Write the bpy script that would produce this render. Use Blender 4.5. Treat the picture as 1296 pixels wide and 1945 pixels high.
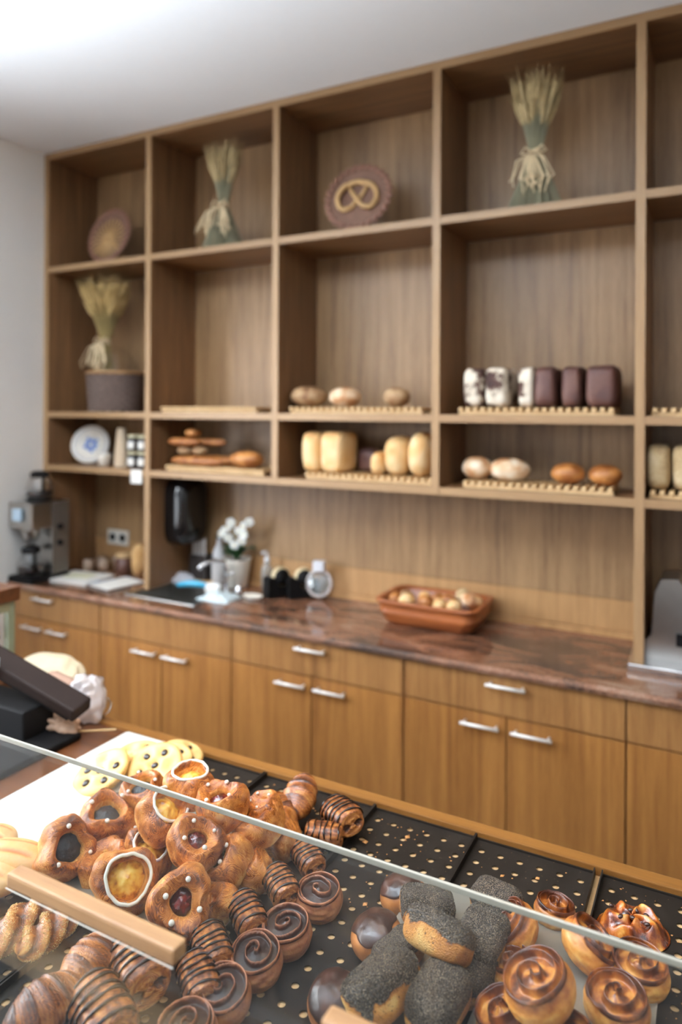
import bpy, bmesh, math, random
from math import sin, cos, pi, radians as R
from mathutils import Vector, Matrix, noise, Quaternion
for o in list(bpy.data.objects): bpy.data.objects.remove(o)
sc = bpy.context.scene
COL = sc.collection
# ---------------------------------------------------------------- camera
YAW, ROLL, FOC = .4874, -.0051, 1349.3
cam = bpy.data.cameras.new('camera'); camo = bpy.data.objects.new('camera', cam); COL.objects.link(camo); sc.camera = camo
cam.sensor_fit = 'VERTICAL'; cam.sensor_height = 36; cam.sensor_width = 24
cam.lens = FOC/1945*36; cam.shift_x = .4/1945; cam.shift_y = -193.1/1945
_f = Vector((-sin(YAW), cos(YAW), 0)); _r = Vector((cos(YAW), sin(YAW), 0)); _u = Vector((0, 0, 1))
_rr = _r*cos(ROLL)-_u*sin(ROLL); _uu = _r*sin(ROLL)+_u*cos(ROLL)
camo.matrix_world = Matrix(((_rr.x,_uu.x,-_f.x,0),(_rr.y,_uu.y,-_f.y,0),(_rr.z,_uu.z,-_f.z,1.76),(0,0,0,1)))
cam.clip_start = .02
cam.dof.use_dof = True; cam.dof.focus_distance = 1.13; cam.dof.aperture_fstop = 1.9
# ---------------------------------------------------------------- world, lights, exposure
w = bpy.data.worlds.new('world'); sc.world = w; w.use_nodes = True
w.node_tree.nodes['Background'].inputs[0].default_value = (.8,.9,1,1); w.node_tree.nodes['Background'].inputs[1].default_value = .3
def area(name, loc, rot, sx, sy, power, col):
    l = bpy.data.lights.new(name, 'AREA'); l.shape = 'RECTANGLE'; l.size = sx; l.size_y = sy; l.energy = power; l.color = col
    o = bpy.data.objects.new(name, l); COL.objects.link(o); o.location = loc; o.rotation_euler = rot; return o
# daylight falling in through the window in the left wall and through the shop front behind the camera
area('window_daylight', (-4.6, -.3, 3.0), (0, R(-58), 0), 3.2, 4.2, 900, (.86,.93,1))
area('shop_front_daylight', (-.8, -4.4, 3.0), (R(62), 0, 0), 4.2, 3.0, 90, (.88,.94,1))
# unseen lights added outside the openings to send fill up to the ceiling
area('upward_fill_left', (-4.3, -.3, .7), (0, R(-118), 0), 1.4, 4.0, 140, (.88,.94,1))
area('upward_fill_front', (-.6, -4.2, .5), (R(118), 0, 0), 4.0, 1.4, 20, (.88,.94,1))
# two added fill lights, without any fixture, that brighten the white ceiling
for x, y, sx, sy, p in ((-1.6, .2, 2.2, .5, 190), (1.5, .1, 1.4, .6, 20)):
    area('ceiling_fill', (x, y, 2.3), (pi, 0, 0), sx, sy, p, (.74,.87,1)).data.spread = R(142)
def spot(name, loc, power, col, size=R(105), blend=.8, rad=.05, aim=(0,0,-1)):
    l = bpy.data.lights.new(name, 'SPOT'); l.energy = power; l.color = col; l.spot_size = size; l.spot_blend = blend; l.shadow_soft_size = rad
    o = bpy.data.objects.new(name, l); COL.objects.link(o); o.location = loc
    o.rotation_euler = Vector(aim).to_track_quat('-Z','Y').to_euler(); return o
for i, x in enumerate((-1.3, -.45, .4)):
    spot('ceiling_spotlight', (x, 1.05, 2.95), 7, (1,.74,.45))
spot('ceiling_spotlight', (-1.9, 1.6, 2.95), 20, (1,.74,.45), aim=(0,.15,-1))
spot('ceiling_spotlight', (-.6, 1.6, 2.95), 20, (1,.74,.45), aim=(0,.15,-1))
vs = sc.view_settings; sc.display_settings.display_device = 'sRGB'
vs.view_transform = 'Standard'; vs.look = 'None'; vs.exposure = .16; vs.gamma = 1; vs.use_curve_mapping = False
try:
    sc.cycles.max_bounces = 8; sc.cycles.transparent_max_bounces = 24; sc.cycles.caustics_reflective = False; sc.cycles.caustics_refractive = False
    sc.cycles.sample_clamp_indirect = 6; sc.cycles.use_denoising = True
except Exception: pass
# ---------------------------------------------------------------- helpers
def lin(c):
    return tuple(((v/255)/12.92 if v/255 <= .04045 else (((v/255)+.055)/1.055)**2.4) for v in c)+(1,)
class NT:
    def __init__(s, name):
        s.m = bpy.data.materials.new(name); s.m.use_nodes = True; s.t = s.m.node_tree; s.n = s.t.nodes; s.n.clear()
        s.out = s.n.new('ShaderNodeOutputMaterial')
    def new(s, typ, ins=None, **kw):
        n = s.n.new('ShaderNode'+typ)
        for k, v in kw.items(): setattr(n, k, v)
        for k, v in (ins or {}).items():
            i = n.inputs[k]
            if isinstance(v, bpy.types.NodeSocket): s.t.links.new(v, i)
            else: i.default_value = v
        return n
    def ramp(s, fac, stops):
        n = s.n.new('ShaderNodeValToRGB'); cr = n.color_ramp
        while len(cr.elements) < len(stops): cr.elements.new(.5)
        for e, (p, c) in zip(cr.elements, stops): e.position = p; e.color = c
        s.t.links.new(fac, n.inputs[0]); return n.outputs[0]
    def noise(s, vec, scale, detail=3, rough=.5, dist=0):
        return s.new('TexNoise', {'Vector': vec, 'Scale': scale, 'Detail': detail, 'Roughness': rough, 'Distortion': dist}).outputs[0]
    def math(s, op, a, b=0.0):
        return s.new('Math', {0: a, 1: b}, operation=op).outputs[0]
    def mix(s, f, a, b, mode='MIX'):
        n = s.new('Mix', data_type='RGBA', blend_type=mode)
        for i, v in ((0, f), (6, a), (7, b)):
            if isinstance(v, bpy.types.NodeSocket): s.t.links.new(v, n.inputs[i])
            else: n.inputs[i].default_value = v
        return n.outputs[2]
    def done(s, color, rough=.5, bump=None, strength=.2, dist=.002, **kw):
        ins = {'Base Color': color, 'Roughness': rough}; ins.update(kw)
        if bump is not None:
            ins['Normal'] = s.new('Bump', {'Height': bump, 'Strength': strength, 'Distance': dist}).outputs[0]
        b = s.new('BsdfPrincipled', ins); s.t.links.new(b.outputs[0], s.out.inputs[0]); return s.m
def plain(name, c, rough=.5, metal=0, var=.06, scale=30, bump=.1, **kw):
    t = NT(name); g = t.new('TexCoord').outputs['Object']; f = t.noise(g, scale, 3)
    c = lin(c); a = tuple(max(0, v*(1-var*2)) for v in c[:3])+(1,); b = tuple(min(1, v*(1+var)) for v in c[:3])+(1,)
    return t.done(t.mix(f, a, b), rough, f, bump, .0005, Metallic=metal, **kw)
def wood(name, c1, c2, axis='V', rough=.45, fine=1.0, obj=False, ring=.5, coat=0.0):
    t = NT(name)
    v = t.new('TexCoord').outputs['Object'] if obj else t.new('NewGeometry').outputs['Position']
    s = {'V': (1, 1, .055), 'H': (.05, 1, 1), 'D': (1, .05, 1)}[axis]
    mp = t.new('Mapping', {'Vector': v, 'Scale': s}).outputs[0]
    big = t.noise(mp, 6*fine, 2, .5, .4); med = t.noise(mp, 34*fine, 4, .6, .3); fin = t.noise(mp, 300*fine, 3, .7)
    wv = t.math('SINE', t.math('MULTIPLY', big, 60.0)); wv = t.math('MULTIPLY_ADD', wv, .5); 
    t.n[-1].inputs[2].default_value = .5
    a = t.math('ADD', t.math('MULTIPLY', wv, .13*ring), t.math('MULTIPLY', med, .6)); a = t.math('ADD', a, t.math('MULTIPLY', fin, .3))
    a = t.math('ADD', a, t.math('MULTIPLY', big, .25))
    c = t.ramp(a, [(.40, lin(c1)), (.86, lin(c2))])
    return t.done(c, rough, fin, .15, .001, **({'Coat Weight': coat, 'Coat Roughness': .25} if coat else {}))
def crust(name, stops, rough=.42, nscale=60, namp=.25, bump=.5, coat=.0, fine=260, lines=None):
    """colour from the vertex attribute 'bake' plus noise"""
    t = NT(name); at = t.new('Attribute', attribute_name='bake').outputs['Fac']; g = t.new('TexCoord').outputs['Object']
    n1 = t.noise(g, nscale, 4, .6); n2 = t.noise(g, fine, 3, .6)
    f = t.math('ADD', at, t.math('MULTIPLY', t.math('SUBTRACT', n1, .5), namp)); f = t.math('ADD', f, t.math('MULTIPLY', t.math('SUBTRACT', n2, .5), namp*.6))
    if lines:   # contour lines of a slow noise: the layers of laminated dough
        sc_, fr_, am_ = lines; lo = t.noise(g, sc_, 2, .45, .9); ln = t.math('SINE', t.math('MULTIPLY', lo, fr_)); f = t.math('ADD', f, t.math('MULTIPLY', ln, am_))
    c = t.ramp(f, [(p, lin(c)) for p, c in stops])
    h = t.math('ADD', t.math('MULTIPLY', n1, .6), t.math('MULTIPLY', n2, .4))
    if lines: h = t.math('ADD', h, t.math('MULTIPLY', ln, .09))
    kw = {'Coat Weight': coat, 'Coat Roughness': .2} if coat else {}
    return t.done(c, rough, h, bump, .002, **kw)
def glass(name, tint=(1,1,1), refl=1.0, rough=.02, body=0.0, bodyc=(200,210,210)):
    t = NT(name); tr = t.new('BsdfTransparent', {'Color': tint+(1,)}).outputs[0]; gl = t.new('BsdfGlossy', {'Roughness': rough}).outputs[0]
    ior = t.math('SUBTRACT', 1.5, t.math('MULTIPLY', t.new('NewGeometry').outputs['Backfacing'], .8333))
    fr = t.math('MULTIPLY', t.new('Fresnel', {'IOR': ior}).outputs[0], refl)
    s = tr
    if body: s = t.new('MixShader', {0: body, 1: tr, 2: t.new('BsdfDiffuse', {'Color': lin(bodyc)}).outputs[0]}).outputs[0]
    m = t.new('MixShader', {0: fr, 1: s, 2: gl}).outputs[0]; t.t.links.new(m, t.out.inputs[0]); return t.m
def tag(o, label=None, cat=None, group=None, kind=None):
    if label: o['label'] = label
    if cat: o['category'] = cat
    if group: o['group'] = group
    if kind: o['kind'] = kind
    return o
def thing(name, label, cat, loc=(0,0,0), rot=(0,0,0), group=None):
    o = bpy.data.objects.new(name, None); COL.objects.link(o); o.empty_display_size = .05; o.location = loc
    if isinstance(rot, Quaternion): rot = rot.to_euler()
    o.rotation_euler = rot; return tag(o, label, cat, group)
def mk(name, data, mat, parent=None, loc=(0,0,0), rot=(0,0,0), smooth=True, label=None):
    """data: (verts, faces[, bake]) or a Mesh"""
    if isinstance(data, bpy.types.Mesh): me = data
    else: me = mesh(name, data, mat, smooth)
    o = bpy.data.objects.new(name, me); COL.objects.link(o); o.location = loc
    if isinstance(rot, Quaternion): rot = rot.to_euler()
    o.rotation_euler = rot; o.parent = parent
    if label: o['label'] = label
    return o
def mesh(name, data, mat, smooth=True):
    me = bpy.data.meshes.new(name); me.from_pydata(data[0], [], data[1]); me.materials.append(mat)
    if smooth: me.polygons.foreach_set('use_smooth', [True]*len(me.polygons))
    if len(data) > 2 and data[2] is not None:
        a = me.attributes.new('bake', 'FLOAT', 'POINT'); a.data.foreach_set('value', [float(x) for x in data[2]])
    me.update(); return me
def join(parts):
    V, F, B = [], [], []
    for p in parts:
        n = len(V); V += list(p[0]); F += [tuple(i+n for i in f) for f in p[1]]; B += list(p[2]) if len(p) > 2 and p[2] is not None else [0.5]*len(p[0])
    return V, F, B
def move(p, loc=(0,0,0), rot=None, s=1.0):
    m = Matrix.LocRotScale(Vector(loc), rot if isinstance(rot, Quaternion) else (None if rot is None else __import__('mathutils').Euler(rot)), Vector((s,s,s)) if not isinstance(s, tuple) else Vector(s))
    return ([tuple(m @ Vector(v)) for v in p[0]], p[1]) + tuple(p[2:])
def box(x0, x1, y0, y1, z0, z1, b=0.0):
    if b <= 0:
        v = [(x,y,z) for z in (z0,z1) for y in (y0,y1) for x in (x0,x1)]
        return v, [(0,2,3,1),(4,5,7,6),(0,1,5,4),(2,6,7,3),(0,4,6,2),(1,3,7,5)]
    bm = bmesh.new(); r = bmesh.ops.create_cube(bm, size=1)
    for v in bm.verts: v.co = Vector(((x0+x1)/2+v.co.x*(x1-x0), (y0+y1)/2+v.co.y*(y1-y0), (z0+z1)/2+v.co.z*(z1-z0)))
    bmesh.ops.bevel(bm, geom=bm.edges[:], offset=b, segments=2, profile=.6, affect='EDGES')
    bm.verts.ensure_lookup_table(); out = [tuple(v.co) for v in bm.verts], [tuple(v.index for v in f.verts) for f in bm.faces]; bm.free(); return out
def grid(fn, nu, nv, cu=True, cap=(True, True)):
    """fn(i/nu, j/nv) -> (x,y,z[,b]); closed in u when cu"""
    V, B, F = [], [], []; n = nu if cu else nu+1
    for j in range(nv+1):
        for i in range(n):
            r = fn(i/nu, j/nv); V.append(tuple(r[:3])); B.append(r[3] if len(r) > 3 else .5)
    for j in range(nv):
        for i in range(nu):
            a = j*n+i; b = j*n+(i+1) % n; F.append((a, b, b+n, a+n))
    if cu and cap[0]: F.append(tuple(range(n-1, -1, -1)))
    if cu and cap[1]: F.append(tuple(range(nv*n, nv*n+n)))
    return V, F, B
def lathe(prof, nu=32, wob=0, seed=0):
    k = len(prof)-1
    def fn(u, v):
        r, z = prof[min(k, int(round(v*k)))]; a = u*2*pi
        if wob: r *= 1+wob*noise.noise(Vector((cos(a)*1.3+seed, sin(a)*1.3, z*20)))
        return (r*cos(a), r*sin(a), z)
    return grid(fn, nu, k)
def tube(pts, rad, ns=8, closed=False, flat=1.0):
    pts = [Vector(p) for p in pts]; n = len(pts); V, F = [], []
    up = Vector((0,0,1)); prev = None
    for i, p in enumerate(pts):
        a = pts[(i-1) % n] if (closed or i > 0) else p; b = pts[(i+1) % n] if (closed or i < n-1) else p
        t = (b-a).normalized() if (b-a).length > 1e-9 else Vector((1,0,0))
        if prev is None:
            s = t.cross(up); s = t.cross(Vector((1,0,0))) if s.length < .1 else s
        else: s = prev - t*prev.dot(t)
        s.normalize(); prev = s; q = t.cross(s); r = rad(i/(n-1)) if callable(rad) else rad
        for k in range(ns):
            th = 2*pi*k/ns; V.append(tuple(p+s*cos(th)*r+q*sin(th)*r*flat))
    m = n if closed else n-1
    for i in range(m):
        for k in range(ns):
            a = i*ns+k; b = i*ns+(k+1) % ns; c = ((i+1) % n)*ns+(k+1) % ns; d = ((i+1) % n)*ns+k; F.append((a, b, c, d))
    if not closed: F.append(tuple(range(ns-1, -1, -1))); F.append(tuple(range((n-1)*ns, n*ns)))
    return V, F
def ball(rx, ry=None, rz=None, nu=16, nv=10, e1=1, e2=1, fn=None):
    ry = rx if ry is None else ry; rz = rx if rz is None else rz
    sp = lambda x, e: math.copysign(abs(x)**e, x)
    def g(u, v):
        a = u*2*pi; b = (v-.5)*pi*.998
        p = Vector((rx*sp(cos(b), e1)*sp(cos(a), e2), ry*sp(cos(b), e1)*sp(sin(a), e2), rz*sp(sin(b), e1)))
        if fn: return fn(p, a, b)
        return (*p, .5)
    return grid(g, nu, nv)
def nz(x, y, z, s=1.0, o=0.0): return noise.noise(Vector((x*s+o, y*s+o*1.7, z*s-o)))
def clamp(x, a=0., b=1.): return max(a, min(b, x))
def sm(x, a, b): x = clamp((x-a)/(b-a)); return x*x*(3-2*x)
def dupe(root, loc, rot=None, label=None):
    r = root.copy(); COL.objects.link(r); r.location = loc
    if rot is not None: r.rotation_euler = rot
    if label: r['label'] = label
    for ch in list(root.children):
        c = ch.copy(); COL.objects.link(c); c.parent = r
        for g in ch.children:
            d = g.copy(); COL.objects.link(d); d.parent = c
    return r
# ---------------------------------------------------------------- materials
M = {}
M['oak_v'] = wood('oak veneer vertical grain', (84,56,34), (140,100,64), 'V')  # darker than the edge bands: shade inside the compartments put into the colour
M['oak_back'] = wood('oak veneer back panel', (104,74,46), (172,134,92), 'V', ring=.5)
M['oak_h'] = wood('oak veneer horizontal grain', (88,60,36), (144,104,66), 'H')
M['oak_edge'] = wood('pale oak edge band', (138,104,70), (168,134,94), 'V', ring=.3)
M['oak_edge_h'] = wood('pale oak edge band lying', (138,104,70), (168,134,94), 'H', ring=.3)
M['door'] = wood('honey oak door veneer', (112,68,30), (170,116,60), 'V', rough=.4, ring=.6)
M['drawer'] = wood('honey oak drawer veneer', (110,70,36), (168,120,70), 'V', rough=.4)
M['counter'] = wood('golden oak counter', (104,64,26), (150,100,46), 'H', rough=.35)
M['baseboard'] = wood('pale wood under the trays', (200,158,108), (232,196,148), 'H', rough=.5, ring=.3)
M['honey_bounce'] = wood('honey skirting and bounce strip', (146,104,62), (188,144,96), 'V', ring=.5)  # colour of the skirting, also used to paint bounce light above the worktop
M['redwood'] = wood('reddish counter wood', (66,36,18), (112,66,36), 'H', rough=.3)
M['handle_wood'] = wood('light oiled beech', (120,82,52), (180,138,94), 'H', rough=.5, fine=1.6)
M['rack_wood'] = wood('raw pine', (196,158,108), (232,200,152), 'D', rough=.6, ring=.3)
M['white'] = plain('white paint', (244,246,248), .8, var=.01)
M['wallw'] = plain('warm white wall paint', (244,240,234), .8, var=.01)
M['steel'] = plain('brushed steel', (190,188,184), .3, 1)
M['chrome'] = plain('chrome', (225,225,228), .12, 1, bump=0)
M['nickel'] = plain('satin nickel handle', (240,238,234), .4, .25, bump=0)
M['tray'] = None
M['board'] = plain('silver pastry board', (176,172,160), .35, .55, var=.08, scale=12)
M['black'] = plain('black plastic', (13,11,11), .6, **{'Specular IOR Level': .15})
M['brownblack'] = plain('dark brown device plastic', (34,22,17), .65, **{'Specular IOR Level': .15})
M['paper'] = plain('white paper', (240,238,232), .8, var=.02)
M['marble'] = plain('white serving board', (250,247,240), .6, var=.03)
M['floor'] = plain('grey floor tile', (120,112,104), .5, scale=3)
M['cream'] = plain('cream ceramic', (238,232,220), .35)
M['glass'] = glass('clear glass')
M['pane'] = glass('display pane glass', (.97,.98,.975), .9, .04, body=.010, bodyc=(215,225,230))  # diffuse body adds the haze of the reflected ceiling as a surface colour
M['edge'] = plain('polished glass edge', (188,182,168), .25, var=.02, bump=0)
def _tray():
    t = NT('black baked steel'); g = t.new('NewGeometry').outputs['Position']; n = t.noise(g, 25, 5, .6); f = t.noise(g, 220, 2)
    c = t.mix(n, lin((20,17,14)), lin((44,36,29)))
    sp = t.math('GREATER_THAN', f, .73); c = t.mix(sp, c, lin((110,84,60)))
    return t.done(c, t.math('MULTIPLY_ADD', n, .3), n, .05, .001, Metallic=.1, **{'Specular IOR Level': .3})
M['tray'] = _tray()
[x for x in M['tray'].node_tree.nodes if x.type == 'MATH' and x.operation == 'MULTIPLY_ADD'][0].inputs[2].default_value = .34
def _granite(rough=.1):
    t = NT('polished brown granite'); g = t.new('NewGeometry').outputs['Position']
    mp = t.new('Mapping', {'Vector': g, 'Scale': (.5, 1.3, 1), 'Rotation': (0, 0, .3)}).outputs[0]
    a = t.noise(mp, 7, 5, .6, .8); b = t.noise(g, 120, 3, .7)
    f = t.math('ADD', t.math('MULTIPLY', a, .75), t.math('MULTIPLY', b, .28))
    c = t.ramp(f, [(.34, lin((38,30,27))), (.46, lin((82,58,45))), (.56, lin((126,84,60))), (.70, lin((152,126,108)))])
    return t.done(c, rough)
M['granite'] = _granite(); M['granite_rough'] = _granite(.75)
# pastry crusts
M['danish'] = crust('laminated danish crust', [(0,(66,26,8)), (.22,(124,60,18)), (.45,(184,104,38)), (.7,(220,146,70)), (1,(244,196,120))], .44, 75, .6, 1.0, .22, fine=420, lines=(17, 300, .13))
M['croissant'] = crust('glossy croissant crust', [(0,(54,22,8)), (.26,(116,58,20)), (.5,(172,100,42)), (1,(230,172,98))], .38, 75, .5, 1.0, .3, fine=420, lines=(14, 320, .10))
M['custard'] = crust('baked custard', [(0,(120,60,16)), (.25,(196,126,34)), (.5,(232,176,62)), (1,(248,212,110))], .3, 90, .9, .5, .4)
M['cherry'] = crust('cherry filling', [(0,(24,3,5)), (.5,(74,10,12)), (1,(128,26,20))], .12, 120, .8, .9, .8)
M['berry'] = crust('dark poppy filling', [(0,(12,12,14)), (.6,(34,34,38)), (1,(60,58,60))], .45, 300, .8, 1)
M['icing'] = plain('white icing', (248,240,226), .35, **{'Subsurface Weight': .1})
M['sugar'] = plain('pearl sugar', (250,244,232), .5)
M['choc'] = plain('dark chocolate', (44,26,18), .22, var=.3, scale=60)
M['chocglaze'] = crust('chocolate glaze', [(0,(30,14,9)), (.5,(56,30,20)), (1,(84,50,36))], .34, 40, .4, .3, .15)
M['rosebun'] = crust('chocolate swirl bun', [(0,(34,15,9)), (.3,(70,34,21)), (.6,(160,98,64)), (.85,(182,122,76)), (1,(206,152,102))], .42, 110, .36, .8, .12)
M['brioche'] = crust('brioche swirl', [(0,(36,13,8)), (.25,(92,44,22)), (.45,(150,82,32)), (.7,(196,126,54)), (1,(228,172,92))], .42, 60, .5, .6, .12)
M['bun'] = crust('golden bun', [(0,(110,58,24)), (.5,(186,118,62)), (1,(224,172,112))], .4, 80, .4, .5)
M['seedbun'] = None
def _seedbun():
    t = NT('bun with poppy seeds'); at = t.new('Attribute', attribute_name='bake').outputs['Fac']; g = t.new('TexCoord').outputs['Object']
    n1 = t.noise(g, 60, 4, .6); sp = t.noise(g, 620, 1, .4); lone = t.noise(g, 420, 1, .4)
    seeds = t.ramp(sp, [(.40, lin((24,19,15))), (.53, lin((64,52,42))), (.66, lin((140,120,96)))])
    f = t.math('ADD', at, t.math('MULTIPLY', t.math('SUBTRACT', n1, .5), .5))
    bun = t.ramp(f, [(.45, lin((140,76,26))), (.75, lin((206,138,62))), (1, lin((236,190,116)))])
    m = t.ramp(t.math('ADD', at, t.math('MULTIPLY', t.math('SUBTRACT', lone, .5), .35)), [(.44, (0,0,0,1)), (.50, (1,1,1,1))])
    st = t.math('GREATER_THAN', lone, .70)
    c = t.mix(m, seeds, t.mix(st, bun, lin((40,32,26))))
    return t.done(c, .5, t.math('MULTIPLY', sp, 1.5), 1.0, .002)
M['seedbun'] = _seedbun()
M['seeds'] = crust('poppy seeds', [(0,(26,20,16)), (.6,(62,51,41)), (1,(134,114,92))], .35, 60, .1, .1)
M['sesame'] = plain('sesame seeds', (222,190,130), .5, var=.1, scale=300)
M['apple'] = crust('apple pastry', [(0,(50,16,6)), (.3,(120,50,16)), (.6,(184,100,34)), (1,(228,166,84))], .22, 110, .6, .9, .7)
M['cookie'] = crust('pale cookie', [(0,(206,150,74)), (.5,(236,196,124)), (1,(250,226,170))], .6, 50, .3, .3)
M['palebun'] = crust('pale soft roll', [(0,(196,110,56)), (.5,(232,176,110)), (1,(248,220,172))], .4, 30, .4, .2)
M['rye'] = crust('rye crust', [(0,(60,36,20)), (.5,(128,90,56)), (1,(190,160,120))], .7, 60, .7, .6)
M['flour'] = crust('floured crust', [(0,(110,62,30)), (.45,(172,116,68)), (.75,(218,190,156)), (1,(240,226,206))], .7, 30, .6, .4)
M['blond'] = crust('blond loaf crust', [(0,(176,112,52)), (.5,(216,170,110)), (1,(238,212,166))], .6, 20, .3, .2)
M['darkloaf'] = crust('dark rye loaf', [(0,(40,20,16)), (.6,(84,50,42)), (1,(110,76,64))], .6, 60, .4, .4)
M['marbled'] = crust('floured dark loaf', [(0,(36,18,14)), (.42,(78,48,40)), (.5,(200,186,166)), (1,(240,230,214))], .8, 26, 1.3, .6)
M['oatloaf'] = crust('seeded pale loaf', [(0,(104,76,46)), (.5,(176,148,106)), (1,(212,190,152))], .8, 160, 1.0, .9)
M['brownloaf'] = crust('brown loaf', [(0,(70,34,12)), (.5,(140,82,34)), (1,(194,132,70))], .5, 50, .6, .5)
# ================================================================ the room
def struct(name, data, mat): o = mk(name, data, mat, smooth=False); o['kind'] = 'structure'; return o
struct('floor', box(-3.2, 4.2, -3.1, 3.0, -.1, 0), M['floor'])
struct('ceiling', box(-3.2, 4.2, -3.1, 3.0, 3.062, 3.16), M['white'])
def wall_with_opening(axis, p0, p1, a0, a1, o0, o1, z0, z1, H=3.062):
    q = lambda u0, u1, w0, w1: box(p0, p1, u0, u1, w0, w1) if axis == 'x' else box(u0, u1, p0, p1, w0, w1)
    return join([q(a0, o0, 0, H), q(o1, a1, 0, H), q(o0, o1, 0, z0), q(o0, o1, z1, H)])[:2]
struct('wall_left', wall_with_opening('x', -3.2, -3.05, -3.1, 3.0, -2.4, 1.55, .85, 2.35), M['wallw'])
struct('window_1', join([box(-3.16, -3.10, -2.4, -2.35, .85, 2.35), box(-3.16, -3.10, 1.5, 1.55, .85, 2.35), box(-3.16, -3.10, -2.35, 1.5, .85, .9), box(-3.16, -3.10, -2.35, 1.5, 2.3, 2.35), box(-3.16, -3.10, -.45, -.40, .9, 2.3)])[:2], M['white'])
struct('wall_right', box(4.05, 4.2, -3.1, 3.0, 0, 3.062), M['wallw'])
struct('wall_back', box(-3.05, 4.05, 2.85, 3.0, 0, 3.062), M['wallw'])
struct('wall_front', wall_with_opening('y', -3.1, -3.0, -3.05, 4.05, -2.6, 1.4, .2, 2.4), M['wallw'])
struct('window_2', join([box(-2.6, -2.54, -3.08, -3.02, .2, 2.4), box(1.34, 1.4, -3.08, -3.02, .2, 2.4), box(-2.54, 1.34, -3.08, -3.02, .2, .26), box(-2.54, 1.34, -3.08, -3.02, 2.34, 2.4), box(-.65, -.6, -3.08, -3.02, .26, 2.34)])[:2], M['white'])
# ================================================================ wall shelving
T = .03
UX = [-3.034, -2.3455, -1.6395, -.927, -.223, .483, 1.19]
SH = thing('wall_shelving', 'floor-to-ceiling oak pigeonhole shelving built along the back wall', 'shelving', (-3.05, 2.5, .92))
def sh(name, d, mat, label=None):
    v = [(x+3.05, y-2.5, z-.92) for x, y, z in d[0]]
    return mk(name, (v, d[1]), mat, SH, smooth=False, label=label)
ZT, Z1, Z2, Z3, ZW = 3.045, 2.468, 1.732, 1.462, .9205
for i, x in enumerate(UX):
    zb = ZW if i in (0, 1, 4, 6) else Z3-T/2+.001
    sh('upright', box(x-T/2, x+T/2, 2.506, 2.826, zb, ZT-T/2), M['oak_v'])
    sh('edge_band', box(x-T/2, x+T/2, 2.5, 2.506, zb, ZT-T/2), M['oak_edge'])
for i in range(6):
    a, b = UX[i]+T/2, UX[i+1]-T/2
    for z in (Z1, Z2, Z3):
        sh('shelf_board', box(a, b, 2.508, 2.826, z-T/2+.001, z+T/2-.001), M['oak_h'])
        sh('shelf_edge', box(a, b, 2.502, 2.508, z-T/2+.001, z+T/2-.001), M['oak_edge_h'])
    for z0, z1 in ((Z1+T/2, ZT-T/2), (Z2+T/2, Z1-T/2), (Z3+T/2, Z2-T/2)):
        sh('back_panel', box(a, b, 2.826, 2.845, z0, z1), M['oak_back'])
sh('top_board', box(UX[0]-T/2, UX[-1]+T/2, 2.506, 2.826, ZT-T/2, ZT+T/2), M['oak_h'])
sh('top_edge', box(UX[0]-T/2, UX[-1]+T/2, 2.5, 2.506, ZT-T/2, ZT+T/2), M['oak_edge_h'])
for a, b in ((UX[0], UX[1]), (UX[1], UX[4]), (UX[4], UX[6])):
    sh('back_panel', box(a+T/2, b-T/2, 2.826, 2.845, 1.06, Z3-T/2), M['oak_back'])
    sh('bounce_strip', box(a+T/2, b-T/2, 2.824, 2.845, .945, 1.0585), M['honey_bounce'], 'lower strip of the back panel, worktop bounce light painted as a honey tone')  # warm light bounced off the worktop, painted as a separate strip
    sh('skirting_strip', box(a+T/2, b-T/2, 2.812, 2.845, ZW, .944), M['honey_bounce'])
# ================================================================ base cabinets and worktop
def handle(x, z, parent, L=.13):
    d = join([tube([(x-L/2, -.026, z), (x+L/2, -.026, z)], .0055, 8)]+[tube([(x+s*(L/2-.012), 0, z), (x+s*(L/2-.012), -.026, z)], .0045, 8) for s in (-1, 1)])
    return mk('handle', d[:2], M['nickel'], parent)
def cabinet(x0, x1, label, drawer=True, dh=True, dc=None, hx=None):
    t = thing('base_cabinet', label, 'cabinet', ((x0+x1)/2, 2.33, 0), group='oak base cabinets under the worktop')
    c = (x0+x1)/2; L, Rr = x0-c+.003, x1-c-.003
    mk('body', box(x0-c, x1-c, .0, .49, .1, .893 if dh else .745), M['oak_v'], t, smooth=False)
    mk('plinth', box(x0-c, x1-c, .05, .09, 0, .1), M['brownblack'], t, smooth=False)
    d = mk('drawer_front', box(L, Rr, -.02, 0, .761, .89, .0012), M['drawer'], t, smooth=False)
    if dh: handle((hx-c) if hx else 0, .862-.0, d).location = (0, -.02, 0)
    m = (dc if dc else (x0+x1)/2)-c
    for k, (a, b) in enumerate(((L, m-.002), (m+.002, Rr))):
        e = mk('door', box(a, b, -.02, 0, .105, .755, .0012), M['door'], t, smooth=False)
        handle((m-.085) if k == 0 else (m+.085), .72, e).location = (0, -.02, 0)
    return t
cabinet(-3.048, -2.4415, 'short oak cabinet nearest the white wall, under the coffee machine', hx=-2.80, dc=-2.79)
cabinet(-2.4415, -1.7147, 'oak cabinet under the sink with a plain drawer front without a handle', dh=False, dc=-2.08)
cabinet(-1.7147, -.9694, 'oak cabinet under the tape dispensers, with one drawer and two doors', dc=-1.343)
cabinet(-.9694, -.2397, 'oak cabinet right of the bread tray, drawer handle in the middle', dc=-.6053)
cabinet(-.2397, .49, 'oak cabinet below the steel slicer, cut by the right edge of the photo')
cabinet(.49, 1.22, 'oak cabinet beyond the slicer, outside the right edge of the photo')
rnd = random.Random(3)
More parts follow.
